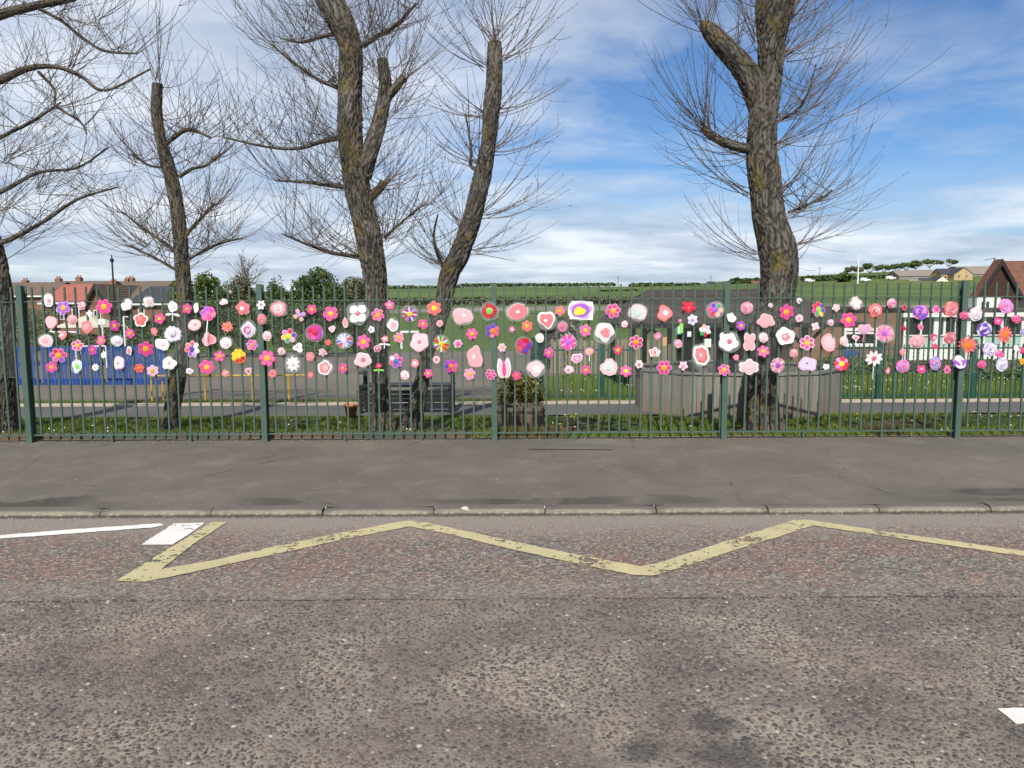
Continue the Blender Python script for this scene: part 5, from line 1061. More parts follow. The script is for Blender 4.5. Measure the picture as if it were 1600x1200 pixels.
# blue play barrier
M_BLUE = plain('blue_plastic', (.018, .06, .26), 0.5, .2, 3, .4); y = 17.0; zb_ = ground_z(-8, y)
for (a, b, lab) in ((-40, 62, 'blue slatted play barrier at the far left'), (65, 163, 'blue slatted play barrier behind the white goal'), (166, 262, 'blue slatted play barrier left of the slim tree')):
    x0, x1 = P(a, 565, y).x, P(b, 565, y).x; r = thing('play_barrier', lab, 'barrier', ((x0 + x1) / 2, y, zb_), 'blue play barriers'); h0, h1 = zb_ + .02, P(150, 541, y).z
    for z in (h0 + .05, h0 + (h1 - h0) * .5, h1 - .09): bx('rail', M_BLUE, r, x0 + .01, x1 - .01, y - .02, y + .02, z, z + .09)
    n = 17
    for k in range(n): x = x0 + .05 + (x1 - x0 - .1) * k / (n - 1); bx('slat', M_BLUE, r, x - .028, x + .028, y - .035, y - .021, h0, h1)
M_WHITE = plain('white_paint', (.72, .72, .70), .5, .06, 3)
def frame(name, label, xa, xb, yt, yb, d, rad=.03, cat='goal'):
    a, b = P(xa, yt, d), P(xb, yt, d); z0 = P(xa, yb, d).z; z0 = max(z0, ground_z(a.x, d)); r = thing(name, label, cat, ((a.x + b.x) / 2, d, z0))
    MB().bar(a, b, rad, 8).build('crossbar', M_WHITE, r)
    for q in (a, b): MB().bar((q.x, d, z0), (q.x, d, q.z + rad), rad, 8).build('upright', M_WHITE, r)
frame('goal_frame', 'small white goal frame in front of the blue barriers', 118, 165, 541, 575, 16.2, .014)
frame('goal_frame', 'white goal frame out on the grass behind the leaning tree', 627, 653, 519, 545, 52, .09)
frame('goal_frame', 'white frame at the far end of the playground below a brick house', 78, 118, 519, 540, 40, .05)
a = P(193, 495, 20); z0 = ground_z(a.x, 20); r = thing('white_post', 'thin white pole with short arm behind the blue barriers', 'pole', (a.x, 20, z0)); MB().bar((a.x, 20, z0), a, .025, 8).build('shaft', M_WHITE, r); MB().bar(a, (a.x + .12, 20, a.z), .015, 6).build('arm', M_WHITE, r)
# weeds and grass
M_BLADE = leaf_mat('grass_blade', (.055, .09, .012), (.10, .15, .02), (.20, .22, .04)); M_DRY = leaf_mat('dry_weed', (.05, .055, .015), (.11, .10, .035), (.22, .18, .08))
def blades(x0, x1, y0, y1, n, h, seed, mask=None, zf=lambda x, y: -.01):
    rs_ = np.random.RandomState(seed); x = rs_.uniform(x0, x1, n); y = rs_.uniform(y0, y1, n)
    if mask: k = np.array([mask(a, b) for a, b in zip(x, y)]) > rs_.rand(n); x, y = x[k], y[k]; n = len(x)
    z = np.array([zf(a, b) for a, b in zip(x, y)]); a = rs_.uniform(0, 6.28, n); hh_ = h * rs_.uniform(.4, 1.3, n); wd = .0032 + .002 * rs_.rand(n); lx, ly = rs_.normal(0, .4, n) * hh_, rs_.normal(0, .4, n) * hh_
    V = np.stack([np.stack([x - np.cos(a) * wd, y - np.sin(a) * wd, z], 1), np.stack([x + np.cos(a) * wd, y + np.sin(a) * wd, z], 1), np.stack([x + lx, y + ly, z + hh_], 1)], 1).reshape(-1, 3)
    return np_mesh('blades', V, np.arange(3 * n).reshape(-1, 3))
def vmask(x, y):
    q = mn.noise(Vector((x * .55, y * .9, 0))) + .5 * mn.noise(Vector((x * 2.2, y * 2.2, 4))); m = min(1, max(0, .5 + 2.6 * (q + .18)))
    for cx_, cy_, r_ in ((-3.0, 10.5, .5), (1.1, 9.9, .75), (4.9, 9.9, .75), (6.4, 10.3, .6), (2.9, 9.5, .4)):
        m *= smooth(r_ * .6, r_ * 1.2, math.hypot(x - cx_, (y - cy_) * 1.3))
    return m
tag(obj('verge_grass', blades(-8.5, 8.5, 9.14, 10.9, 120000, .055, 1, vmask), M_BLADE), 'short daisy-strewn grass between fence and path', 'grass', kind='stuff')
tag(obj('edge_grass', blades(-9, 2, 12.38, 12.76, 16000, .06, 2), M_BLADE), 'thin strip of grass along the playground edge', 'grass', kind='stuff')
tag(obj('garden_grass', blades(.4, 12, 12.8, 19, 90000, .10, 3, None, lambda x, y: ground_z(x, y) - .01), M_BLADE), 'longer garden grass behind the dark green fence', 'grass', kind='stuff')
tag(obj('fence_foot_weeds', blades(-.2, .62, 9.12, 9.3, 2600, .13, 4), M_DRY), 'dry weeds at the foot of the third fence post', 'weeds', kind='stuff')
tag(obj('dry_tuft', blades(4.35, 4.75, 9.13, 9.35, 1400, .14, 6), M_DRY), 'pale dry tuft under the fence left of the fifth post', 'weeds', kind='stuff')
tag(obj('edge_weeds', blades(.7, 8, 9.11, 9.2, 6000, .05, 8), M_BLADE), 'low green weeds along the right pavement edge', 'weeds', kind='stuff')
fl = MB(); rg = random.Random(9)
def dots(n, x0, x1, y0, y1, zf, s, seed):
    rs_ = np.random.RandomState(seed); V = []; Fq = []
    x = rs_.uniform(x0, x1, n); y = rs_.uniform(y0, y1, n); k = np.array([mn.noise(Vector((a * .9, b * .9, 7))) for a, b in zip(x, y)]) > .05; x, y = x[k], y[k]; n = len(x); a = np.arange(6) * math.pi / 3
    z = np.array([zf(q, w_) for q, w_ in zip(x, y)]); V = np.stack([x[:, None] + s * np.cos(a), y[:, None] + s * .4 * np.sin(a), z[:, None] + s * .9 * np.sin(a) + .05], -1).reshape(-1, 3); return np_mesh('daisies', V, np.arange(6 * n).reshape(-1, 6))
t = MT('daisy_petal', .7); t.col(t.ramp(t.rnd(), [(0.0, (.72, .72, .66)), (0.62, (.75, .74, .68)), (0.64, (.70, .58, .08))], 'CONSTANT')); M_DAISY = t.m
tag(obj('verge_daisies', dots(260, -8, 8, 9.2, 10.8, lambda x, y: 0, .0085, 1), M_DAISY), 'small daisies and dandelions dotted over the verge grass', 'daisies', kind='stuff')
tag(obj('garden_daisies', dots(550, .6, 11, 12.9, 17.5, lambda x, y: ground_z(x, y) + .05, .009, 2), M_DAISY), 'white and yellow wild flowers in the garden grass', 'wild flowers', kind='stuff')
# ------------------------------------------------------------------ garden shelter, school, houses, hedges, hill farm
M_FELT = plain('roof_felt', (.042, .036, .033), 0.9, .3, 2.5, .2, .3); M_TIMB = wood('old_post_timber', (.10, .085, .065), (.20, .175, .14)); M_DARKT = plain('dark_stained_timber', (.025, .023, .02), .8, .25, 8)
def brick(name, a, b, mort, sc=1.0):
    t = MT(name, .9, .15); q = t.n('ShaderNodeTexBrick'); t.l(t.vec((sc, sc, sc), 'Object'), q.inputs['Vector']); 
    mp = q.inputs['Vector'].links[0].from_node; mp.inputs['Rotation'].default_value = (R(90), 0, 0)
    q.inputs['Color1'].default_value = a + (1,); q.inputs['Color2'].default_value = b + (1,); q.inputs['Mortar'].default_value = mort + (1,); q.inputs['Scale'].default_value = 4.4; q.inputs['Mortar Size'].default_value = .012; q.inputs['Brick Width'].default_value = 1.0; q.inputs['Row Height'].default_value = .33
    t.col(t.mix(.6, q.outputs['Color'], t.ramp(t.noise(1.5, 5), [(.3, .75), (.7, 1.2)]), 'MULTIPLY')); return t.m
M_BRICK = brick('brown_brick', (.17, .095, .062), (.22, .125, .08), (.24, .20, .16)); M_RBRICK = brick('red_brick', (.19, .085, .055), (.23, .11, .07), (.24, .18, .14)); M_GLASS = plain('window_glass', (.012, .014, .016), .08, .2, 2, .6); M_MINT = plain('mint_panel', (.36, .52, .46), .6, .06, 2)
def tiles(name, lo, hi):
    t = MT(name, .85, .2); f = t.noise(2.5, 6, .65); wv = t.n('ShaderNodeTexWave', wave_type='BANDS', bands_direction='Z'); wv.inputs['Scale'].default_value = 2.2; wv.inputs['Distortion'].default_value = .4; t.l(t.tc.outputs['Object'], wv.inputs['Vector'])
    t.col(t.mix(.35, t.ramp(f, [(.3, lo), (.7, hi)]), t.ramp(wv.outputs['Fac'], [(0, .55), (.5, 1.1)]), 'MULTIPLY')).bump(wv.outputs['Fac'], .5, .05); return t.m
M_RTILE = tiles('red_tile', (.27, .085, .065), (.36, .13, .095)); M_BTILE = tiles('brown_tile', (.11, .08, .06), (.17, .125, .095)); M_CTILE = tiles('clay_tile', (.115, .052, .038), (.185, .088, .062)); M_SLATE = tiles('slate', (.035, .04, .05), (.06, .065, .075)); M_GROOF = tiles('grey_sheet_roof', (.19, .16, .135), (.26, .22, .185))
M_CREAM = plain('cream_render', (.72, .68, .52), .85, .05, 1); M_STONE = plain('sandstone', (.42, .31, .17), .9, .2, .8); M_GWALL = plain('grey_wall', (.22, .20, .185), .9, .2, .5); M_WREND = plain('white_render', (.74, .73, .70), .8, .06, 1)
M_SHING = tiles('shingle', (.038, .032, .029), (.072, .062, .055))
# garden shelter
d0, d1 = 15.2, 18.2; xa, xb = P(988, 560, d0).x, P(1300, 560, d0).x; zt = P(1050, 506, d0).z; zr = P(1080, 452, 16.7).z; gz = ground_z(4, 16)
r = thing('garden_shelter', 'open timber shelter with dark felt roof in the garden behind the planter', 'shelter', ((xa + xb) / 2, 16.7, gz))
ra, rb = xa - .35, xb + .5; mxy = 16.7
MB().face([(ra, d0 - .35, zt), (rb, d0 - .35, zt), (rb - 1.1, mxy, zr), (ra + .9, mxy, zr)]).face([(rb, d1 + .35, zt), (ra, d1 + .35, zt), (ra + .9, mxy, zr), (rb - 1.1, mxy, zr)]).face([(ra, d1 + .35, zt), (ra, d0 - .35, zt), (ra + .9, mxy, zr)]).face([(rb, d0 - .35, zt), (rb, d1 + .35, zt), (rb - 1.1, mxy, zr)]).face([(ra, d0 - .35, zt - .012), (ra, d1 + .35, zt - .012), (rb, d1 + .35, zt - .012), (rb, d0 - .35, zt - .012)]).build('roof', M_SHING, r)
bx('fascia', M_DARKT, r, ra, rb, d0 - .38, d0 - .352, zt - .07, zt + .02)
for x in (xa, P(1047, 560, d0).x, P(1113, 560, d0).x, P(1165, 560, d0).x, P(1256, 560, d0).x):
    for y in (d0, d1): bx('post', M_TIMB if y == d0 else M_DARKT, r, x - .055, x + .055, y - .055, y + .055, gz - .2, zt - .014)
for x, s in ((xa, 1), (P(1047, 560, d0).x, -1), (P(1256, 560, d0).x, -1), (P(1256, 560, d0).x, 1)): MB().bar((x + s * .05, d0, zt - .42), (x + s * .40, d0, zt - .06), .04, 4).build('brace', M_DARKT, r)
bw = thing('brick_wall', 'brown brick wall under the shelter roof left of the fourth post', 'wall', (P(1090, 540, 18.6).x, 18.6, gz)); bx('masonry', M_BRICK, bw, P(1062, 540, 18.6).x, P(1160, 540, 18.6).x, 18.5, 18.75, gz - .3, P(1090, 545, 18.6).z + .6)
pn_ = P(1040, 535, 14.9); hp_ = thing('hanging_sign', 'orange and white hanging board below the shelter eave', 'sign', (pn_.x, 15.0, pn_.z)); M_OR = plain('orange_card', (.62, .36, .16), .7); bx('board', M_OR, hp_, pn_.x - .045, pn_.x + .045, 15.0, 15.012, pn_.z - .07, pn_.z + .1)
for s in (-.03, .03): MB().bar((pn_.x + s, 15.006, pn_.z + .1), (pn_.x + s, 15.006, zt - .05), .008, 5).build('cord', M_WHITE, hp_)
# pale picket fence and hut in the garden
M_PICK = wood('pale_picket', (.20, .17, .12), (.34, .29, .21)); y = 21.0; gz2 = ground_z(2, y); pf = thing('picket_fence', 'pale weathered picket fence across the garden behind the dark green bars', 'fence', (P(930, 550, y).x, y, gz2)); x0, x1 = P(862, 550, y).x, P(1052, 550, y).x; zp = P(930, 531, y).z; n = 34
pk_me = MB().box(-.038, .038, -.012, .012, -.25, zp - gz2).me('picket'); pk_me.materials.append(M_PICK); rg = random.Random(2)
for k in range(n): obj('picket', pk_me, None, pf, (x0 + (x1 - x0) * k / (n - 1), y, gz2 + rg.uniform(-.05, .03)), (0, rg.uniform(-.02, .02), 0))
for z in (.25, .6): bx('rail', M_PICK, pf, x0, x1, y + .015, y + .05, gz2 + z, gz2 + z + .06)
p = P(872, 526, 24); hz = ground_z(p.x, 24); hut = thing('garden_hut', 'dark stained little hut beyond the picket fence', 'shed', (p.x, 24.5, hz)); hx0, hx1 = P(846, 526, 24).x, P(900, 526, 24).x; ht = P(872, 512, 24).z
bx('wall', M_DARKT, hut, hx0, hx1, 24, 25.4, hz - .2, ht); MB().poly([(hx0 - .1, 23.85, ht + .02), (hx1 + .1, 23.85, ht + .02), (hx1 + .1, 25.55, ht + .28), (hx0 - .1, 25.55, ht + .28)], .05).build('roof', M_FELT, hut); bx('door', M_TIMB, hut, hx0 + .42, hx0 + .5, 23.97, 23.99, hz, ht - .1)
M_LEAFA = leaf_mat('mid_leaf', (.03, .05, .012), (.075, .115, .022), (.16, .20, .045)); M_LEAFD = leaf_mat('dark_leaf', (.018, .034, .010), (.045, .078, .018), (.105, .15, .035)); M_LEAFB = leaf_mat('brownish_leaf', (.05, .05, .02), (.10, .098, .04), (.17, .155, .07)); M_LEAFY = leaf_mat('spring_leaf', (.04, .055, .01), (.095, .115, .02), (.17, .18, .04)); M_LEAFP = leaf_mat('pale_leaf', (.06, .07, .03), (.14, .16, .09), (.35, .36, .28))
c = P(893, 517, 22); shrub('garden_bush', 'pale flowering bush behind the picket fence', [(c.x, 22, c.z - .1, .5, .4, .45), (c.x - .2, 22, c.z - .5, .5, .4, .5)], 1500, .05, M_LEAFP, 8, [((c.x, 22, ground_z(c.x, 22)), (c.x, 22, c.z), .03)], gs=2.0)
# school wing at the right
d = 35.0; gz = ground_z(18, d); X = lambda px: P(px, 520, d).x; Z = lambda py: P(1430, py, d).z
r = thing('school_building', 'low brick school wing with white framed windows and mint panels', 'building', (X(1430), d + 4, gz)); xl, xm, xr = X(1240), X(1408), X(1760)
bx('wall', M_BRICK, r, xl, xm, d, d + 9, gz - .6, Z(484)); bx('roof', M_FELT, r, xl - .15, xm + .05, d - .15, d + 9.2, Z(484), Z(480))
bx('glazed_wing', M_GLASS, r, xm + .003, xr, d + .12, d + 9.003, gz - .59, Z(490)); bx('fascia', M_WHITE, r, xm - .02, xr + .1, d - .18, d + .3, Z(495.5), Z(489)); bx('wing_roof', M_FELT, r, xm + .06, xr + .1, d - .10, d + 9.2, Z(489), Z(485))
for k, px in enumerate((1414, 1439, 1463, 1476, 1494, 1513, 1539, 1566, 1600, 1630, 1660, 1690, 1720)):
    wd = .10 if k not in (2, 5, 8) else .22; bx('mullion', M_WHITE, r, X(px) - wd / 2, X(px) + wd / 2, d + .02, d + .1, gz - .5, Z(495.5))
ps = [1414, 1439, 1463, 1494, 1513, 1539, 1566, 1600, 1640, 1690, 1740]
for a, b in zip(ps, ps[1:]):
    bx('panel', M_MINT, r, X(a) + .06, X(b) - .06, d + .05, d + .11, Z(543), Z(524)); bx('lower_panel', M_WREND, r, X(a) + .06, X(b) - .06, d + .045, d + .11, gz - .5, Z(543.6)); bx('sill', M_WHITE, r, X(a) - .02, X(b) + .02, d - .02, d + .045, Z(525), Z(523.4))
def win(par, x0, x1, y, z0, z1, bars=1, m=M_WHITE, fw=.06):
    f_ = MB().box(x0, x1, y - .06, y - .003, z1 - fw, z1).box(x0, x1, y - .06, y - .003, z0, z0 + fw).box(x0, x0 + fw, y - .06, y - .003, z0 + fw, z1 - fw).box(x1 - fw, x1, y - .06, y - .003, z0 + fw, z1 - fw)
    for k in range(bars): xm_ = x0 + (x1 - x0) * (k + 1) / (bars + 1); f_.box(xm_ - fw / 2, xm_ + fw / 2, y - .055, y - .003, z0 + fw, z1 - fw)
    fr_ = f_.build('window', m, par); bx('pane', M_GLASS, fr_, x0 + fw, x1 - fw, y - .02, y - .004, z0 + fw, z1 - fw); return fr_
wn = win(r, X(1317), X(1370), d, Z(541), Z(512), 0, M_WHITE, .14); bx('transom', M_WHITE, wn, X(1317) + .14, X(1370) - .14, d - .055, d - .021, Z(521.5), Z(518.5)); bx('blue_panel', M_BLUE, r, X(1318), X(1345), d - .05, d - .004, Z(558), Z(547))
bx('downpipe', M_DARKT, r, X(1401), X(1404), d - .12, d - .02, gz - .5, Z(485))
M_GABLE = tiles('dark_hung_tile', (.045, .026, .02), (.075, .04, .03))
# gabled house behind the school wing
def gable_house(name, label, cat, px0, px1, ye, ya, d, depth, mw, mr, base, axis='y', grp=None, chim=(), wins=(), over=.25, fascia=True, apx=None):
    "axis y: gable faces the viewer, ridge runs away; axis x: eave faces the viewer"
    x0, x1 = P(px0, ye, d).x, P(px1, ye, d).x; ze = P((px0 + px1) / 2, ye, d).z; dd = d if axis == 'y' else d + depth / 2; za = P((px0 + px1) / 2, ya, dd).z; r = thing(name, label, cat, ((x0 + x1) / 2, d + depth / 2, base), grp); xm_ = (x0 + x1) / 2
    if axis == 'y':
        v = [(x0, d, base - .5), (x1, d, base - .5), (x1, d, ze), (xm_, d, za), (x0, d, ze)]; v += [(a, b + depth, c_) for a, b, c_ in v]; f = [(0, 1, 2, 3, 4), (9, 8, 7, 6, 5), (0, 4, 9, 5), (1, 6, 7, 2), (0, 5, 6, 1)]
        obj('wall', mesh('wall', v, f), mw, r); sl = (za - ze) / (xm_ - x0); m = MB()
        for s, xe in ((-1, x0), (1, x1)): m.poly([(xm_, d - over, za + .14), (xe + s * over, d - over, ze - over * sl + .14), (xe + s * over, d + depth + over, ze - over * sl + .14), (xm_, d + depth + over, za + .14)][::s], .12)
        m.build('roof', mr, r)
        if fascia:
            m = MB()
            for s, xe in ((-1, x0), (1, x1)):
                a, b = (xm_, d - over - .04, za + .15), (xe + s * over, d - over - .04, ze - over * sl + .15); m.poly([a, b, (b[0], b[1] + .035, b[2]), (a[0], a[1] + .035, a[2])], .42)
            m.build('bargeboard', M_DARKT, r)
    else:
        ym = d + depth / 2; v = [(x0, d, base - .5), (x0, d + depth, base - .5), (x0, d + depth, ze), (x0, ym, za), (x0, d, ze)]; v += [(x1, b, c_) for a, b, c_ in v]; f = [(4, 3, 2, 1, 0), (5, 6, 7, 8, 9), (0, 5, 9, 4), (1, 2, 7, 6), (0, 1, 6, 5)]
        obj('wall', mesh('wall', v, f), mw, r); m = MB(); sl = (za - ze) / (depth / 2)
        m.poly([(x0 - over, d - over, ze - over * sl + .14), (x1 + over, d - over, ze - over * sl + .14), (x1 + over, ym, za + .14), (x0 - over, ym, za + .14)], .12); m.poly([(x1 + over, d + depth + over, ze - over * sl + .14), (x0 - over, d + depth + over, ze - over * sl + .14), (x0 - over, ym, za + .14), (x1 + over, ym, za + .14)], .12); rf = m.build('roof', mr, r)
        if fascia: bx('gutter', M_WHITE, r, x0 - over, x1 + over, d - over - .06, d - over - .005, ze - over * sl - .05, ze - over * sl + .10)
    for cx_, hgt, dy in chim:
        q = P(cx_, ya, d + depth / 2 + dy); ch_ = bx('chimney', M_BRICK, r, q.x - .3, q.x + .3, q.y - .3, q.y + .3, za - 1.0, za + hgt * .5)
        for s in (-.15, .15): MB().lathe([(.09, za + hgt * .5), (.1, za + hgt * .5 + .25), (.07, za + hgt * .5 + .25), (.06, za + hgt * .5)], 8, (q.x + s, q.y, 0)).build('chimney_pot', M_TERRA, ch_)
    for a, b, c_, e, nb in wins: win(r, P(a, c_, d).x, P(b, c_, d).x, d, P(a, e, d).z, P(a, c_, d).z, nb, M_WHITE, .08)
    return r
gable_house('gabled_house', 'steep red-brown gabled building rising behind the school at right', 'house', 1526, 1594, 463, 408, 52, .5, M_GABLE, M_CTILE, ground_z(32, 52), 'y', None, (), (), .2)
gh = gable_house('tiled_house', 'long clay-tiled roof running out of the picture at right', 'house', 1604, 1800, 470, 410, 53.5, 6, M_RBRICK, M_CTILE, ground_z(35, 54), 'x', None, (), (), .3)
q0 = P(1527, 480, 50); wb = thing('white_annexe', 'small white annexe with one window below the steep gable', 'building', (q0.x, 50.5, ground_z(30, 50))); bx('wall', M_WREND, wb, P(1526, 480, 50).x, P(1563, 480, 50).x, 50, 51.8, ground_z(30, 50) - .3, P(1540, 465, 50).z); win(wb, P(1530, 480, 50).x, P(1547, 480, 50).x, 50, P(1540, 483, 50).z, P(1540, 469, 50).z, 1, M_WHITE, .1)
a = P(1553, 411, 52.8); an = thing('aerial', 'thin television aerial on the gabled roof', 'aerial', a); MB().bar((a.x, 52.8, a.z - .7), (a.x, 52.8, a.z + .35), .03, 5).bar((a.x - .65, 52.8, a.z + .2), (a.x + .1, 52.8, a.z + .35), .02, 5).build('mast', M_DARKT, an)
# houses at the left
B = lambda x, y: ground_z(x, y)
gable_house('brick_house', 'brick house with bright red tiled roof at far left', 'house', 68, 140, 472, 447, 62, 7, M_RBRICK, M_RTILE, B(-36, 62), 'x', None, (), ((88, 100, 478, 500, 1), (112, 124, 478, 500, 1)), .3)
gable_house('brick_house', 'brick house with dark gable beside the red roof', 'house', 134, 170, 476, 446, 61, 8, M_RBRICK, M_BTILE, B(-33, 61), 'y', None, (), ((146, 158, 484, 504, 1),), .3)
gable_house('brick_house', 'brown roofed brick house with white gutter below the lamp post', 'house', 166, 214, 473, 449, 64, 8, M_RBRICK, M_BTILE, B(-30, 64), 'x', None, ((178, .9, 0),), ((186, 198, 506, 528, 1),), .3)
gable_house('brick_house', 'brick house with hipped dark roof left of the slim tree', 'house', 206, 262, 474, 450, 63, 8, M_RBRICK, M_SLATE, B(-28, 63), 'x', None, (), ((216, 226, 480, 498, 1), (236, 248, 505, 525, 1)), .3)
gable_house('terrace_house', 'brown roofed terrace behind the red roof with two chimney stacks', 'house', 60, 152, 459, 441, 86, 8, M_BRICK, M_BTILE, B(-50, 86), 'x', None, ((92, .9, 0), (124, 1.1, 0)), (), .3)
gable_house('terrace_house', 'brown roofed terrace behind the lamp post with chimney stack', 'house', 160, 246, 459, 441, 88, 8, M_BRICK, M_BTILE, B(-44, 88), 'x', None, ((200, .8, 0), (206, 1.0, 0)), (), .3)
gable_house('terrace_house', 'low brown roof at the far left edge behind the first post', 'house', -30, 70, 462, 443, 84, 8, M_BRICK, M_BTILE, B(-56, 84), 'x', None, ((40, .7, 0),), (), .3)
# gazebo with pale canopy
d = 44; q = P(120, 512, d); z1, z0 = P(120, 512, d).z, ground_z(q.x, d); za = P(126, 494, d).z; r = thing('gazebo', 'pale canvas gazebo in a garden beyond the playground', 'gazebo', (q.x, d + 1, z0)); x0, x1 = P(80, 512, d).x, P(160, 512, d).x; M_CANV = plain('pale_canvas', (.52, .48, .38), .9, .1, 2)
ap = ((x0 + x1) / 2, d + 1.4, za + .1); c4 = [(x0, d, z1), (x1, d, z1), (x1, d + 2.8, z1), (x0, d + 2.8, z1)]; m = MB()
for k in range(4): m.face([c4[k], c4[(k + 1) % 4], ap])
m.build('canopy', M_CANV, r)
for c_ in c4: MB().bar((c_[0], c_[1], z0), c_, .05, 6).build('pole', M_WHITE, r)
# street lamp
d = 58; a = P(175, 408, d); z0 = ground_z(a.x, d); r = thing('street_lamp', 'tall thin lamp post above the house roofs at left', 'lamp post', (a.x, d, z0)); MB().bar((a.x, d, z0), (a.x, d, a.z), .10, 8, .06).build('shaft', M_DARKT, r); MB().lathe([(0, 0), (.10, .02), (.16, .2), (.05, .35), (.02, .6), (0, .62)], 10, (a.x, d, a.z - .1)).build('lantern', M_DARKT, r)
# trees and hedges at middle distance
def bush(label, px0, px1, pyt, d, m, n, size, seed, cat='tree', name='leafy_tree', zb=None, gap=.12, shape=1.0):
    q0, q1 = P(px0, pyt, d), P(px1, pyt, d); zt = q0.z; zb = ground_z((q0.x + q1.x) / 2, d) - .2 if zb is None else zb; w_ = q1.x - q0.x; h_ = zt - zb; cx_ = (q0.x + q1.x) / 2; rg_ = random.Random(seed); E = []
    for k in range(30):
        an = rg_.uniform(0, math.pi); rr_ = rg_.uniform(.35, .80); yy_ = rg_.uniform(-.35, .2)
        E.append((cx_ + math.cos(an) * rr_ * w_ * .5, d + yy_ * w_, zb + h_ * .42 + math.sin(an) * rr_ * h_ * .56, w_ * rg_.uniform(.10, .17), w_ * .14, h_ * rg_.uniform(.07, .13)))
    E.append((cx_, d, zb + h_ * .45, w_ * .42, w_ * .3, h_ * .46))
    return shrub(name, label, E, n, size, m, seed, [((cx_, d, zb), (cx_, d, zt - h_ * .3), .12)] + [((cx_, d, zb + h_ * .3), (cx_ + rg_.uniform(-.4, .4) * w_, d + rg_.uniform(-.3, .3), zb + h_ * .75), .05) for _ in range(5)], cat, 'leafy trees beyond the playground', gap, 1.0 / max(.5, w_ * .12), .5)
bush('broad dark green domed tree left of the forked trunk', 448, 545, 407, 46, M_LEAFD, 22000, .075, 2)
bush('small dark conifer-like tree left of the domed tree', 410, 458, 422, 52, M_LEAFD, 8000, .075, 3)
bush('brownish leafless-looking shrub tree right of the domed tree', 522, 580, 419, 48, M_LEAFB, 11000, .07, 4, gap=.2)
bush('olive green tree just right of the slim trunk', 290, 352, 408, 44, M_LEAFA, 14000, .075, 5)
bush('thin leafed grey-green tree between slim trunk and first bay end', 336, 412, 424, 47, M_LEAFB, 12000, .07, 6, gap=.15)
bush('light spring green tree left of the slim trunk', 252, 300, 425, 48, M_LEAFY, 10000, .075, 7)
def hedge(label, px0, px1, pyt, pyb, d, m, n, size, seed, name='hedge'):
    a, b = P(px0, pyt, d), P(px1, pyt, d); zt = a.z; zb = min(P(px0, pyb, d).z, zt - .4); k = max(3, int((b.x - a.x) / ((zt - zb) * 1.1))); rg_ = random.Random(seed)
    E = [(a.x + (b.x - a.x) * (i + .5) / k, d + rg_.uniform(-.2, .2), (zt + zb) / 2 - rg_.uniform(0, .1) * (zt - zb), (b.x - a.x) / k * .8, (zt - zb) * .5, (zt - zb) * .52) for i in range(k)]
    r = thing(name, label, 'hedge', ((a.x + b.x) / 2, d, zb)); obj('foliage', leaves(E, n, size, seed, .5, .1, .8), m, r)['kind'] = 'stuff'; return r
hedge('dark hedge below the trees beyond the playground', 280, 545, 462, 520, 42, M_LEAFD, 9000, .09, 11)
hedge('dark clipped hedge behind the blue barriers', 30, 262, 520, 548, 38, M_LEAFD, 5000, .08, 12)
hedge('leafy garden shrubs in front of the brick houses left of the slim tree', 168, 268, 496, 530, 50, M_LEAFD, 6000, .08, 31)
hedge('dark shrubs in front of the red roofed house at far left', 34, 84, 480, 530, 52, M_LEAFA, 4500, .08, 32)
hedge('rough brownish hedge below the school windows', 1385, 1640, 562, 592, 21, M_LEAFB, 6000, .05, 13)
hedge('dark shrubs at the right edge of the garden', 1500, 1660, 572, 605, 17, M_LEAFA, 3500, .035, 14)
hedge('green hedge behind the timber planter at right', 1290, 1400, 556, 600, 19.5, M_LEAFA, 3500, .045, 15)
hedge('wild brown bank below the hill field', 600, 1000, 466, 476, 190, M_LEAFB, 7000, .5, 16)
hedge('dark hedgerow at the foot of the field behind the rail', 560, 720, 446, 458, 420, M_LEAFD, 3500, .8, 17)
hedge('hedgerow clump on the hill left of the fourth post', 985, 1090, 442, 452, 400, M_LEAFD, 3000, .7, 18); hedge('low hedge clump on the hill above the purple drawing', 935, 1000, 452, 462, 340, M_LEAFD, 2200, .6, 19)
hedge('far dark wood on the skyline left of the thick trunk', 1143, 1190, 434, 446, 520, M_LEAFD, 1800, 1.0, 20); hedge('far hedge line along the skyline', 720, 960, 443, 448, 560, M_LEAFD, 3000, .9, 21)
# grey garden wall line behind the pitch
gw = thing('field_wall', 'low stone wall running along the foot of the hill field', 'wall', (20, 205, ground_z(20, 205))); 
m = MB(); xs_ = list(range(-40, 160, 10))
for a, b in zip(xs_, xs_[1:]): m.poly([(a, 205, ground_z(a, 205) + 1.1), (b, 205, ground_z(b, 205) + 1.1), (b, 205.5, ground_z(b, 205) + 1.1), (a, 205.5, ground_z(a, 205) + 1.1)], 1.5)
m.build('masonry', M_GWALL, gw)
# bare tree on the left skyline
p = P(383, 396, 60); r = thing('distant_bare_tree', 'bare grey tree rising behind the thin leafed tree', 'tree', (p.x, 60, ground_z(p.x, 60))); tw_ = Twigs(); rg = random.Random(5); zb = P(383, 440, 60).z; MB().bar((p.x, 60, ground_z(p.x, 60)), (p.x, 60, zb + .5), .16, 7, .10).build('trunk', M_TWIG, r)
for k in range(26): an = rg.uniform(.15, math.pi - .15); tw_.shoot((p.x, 60, zb + rg.uniform(-.5, .6)), (math.cos(an), rg.uniform(-.4, .4), math.sin(an)), rg.uniform(1.2, 2.3), .035, rg, .5, .12, 5)
obj('twigs', tw_.mesh(), M_TWIG, r)['kind'] = 'stuff'
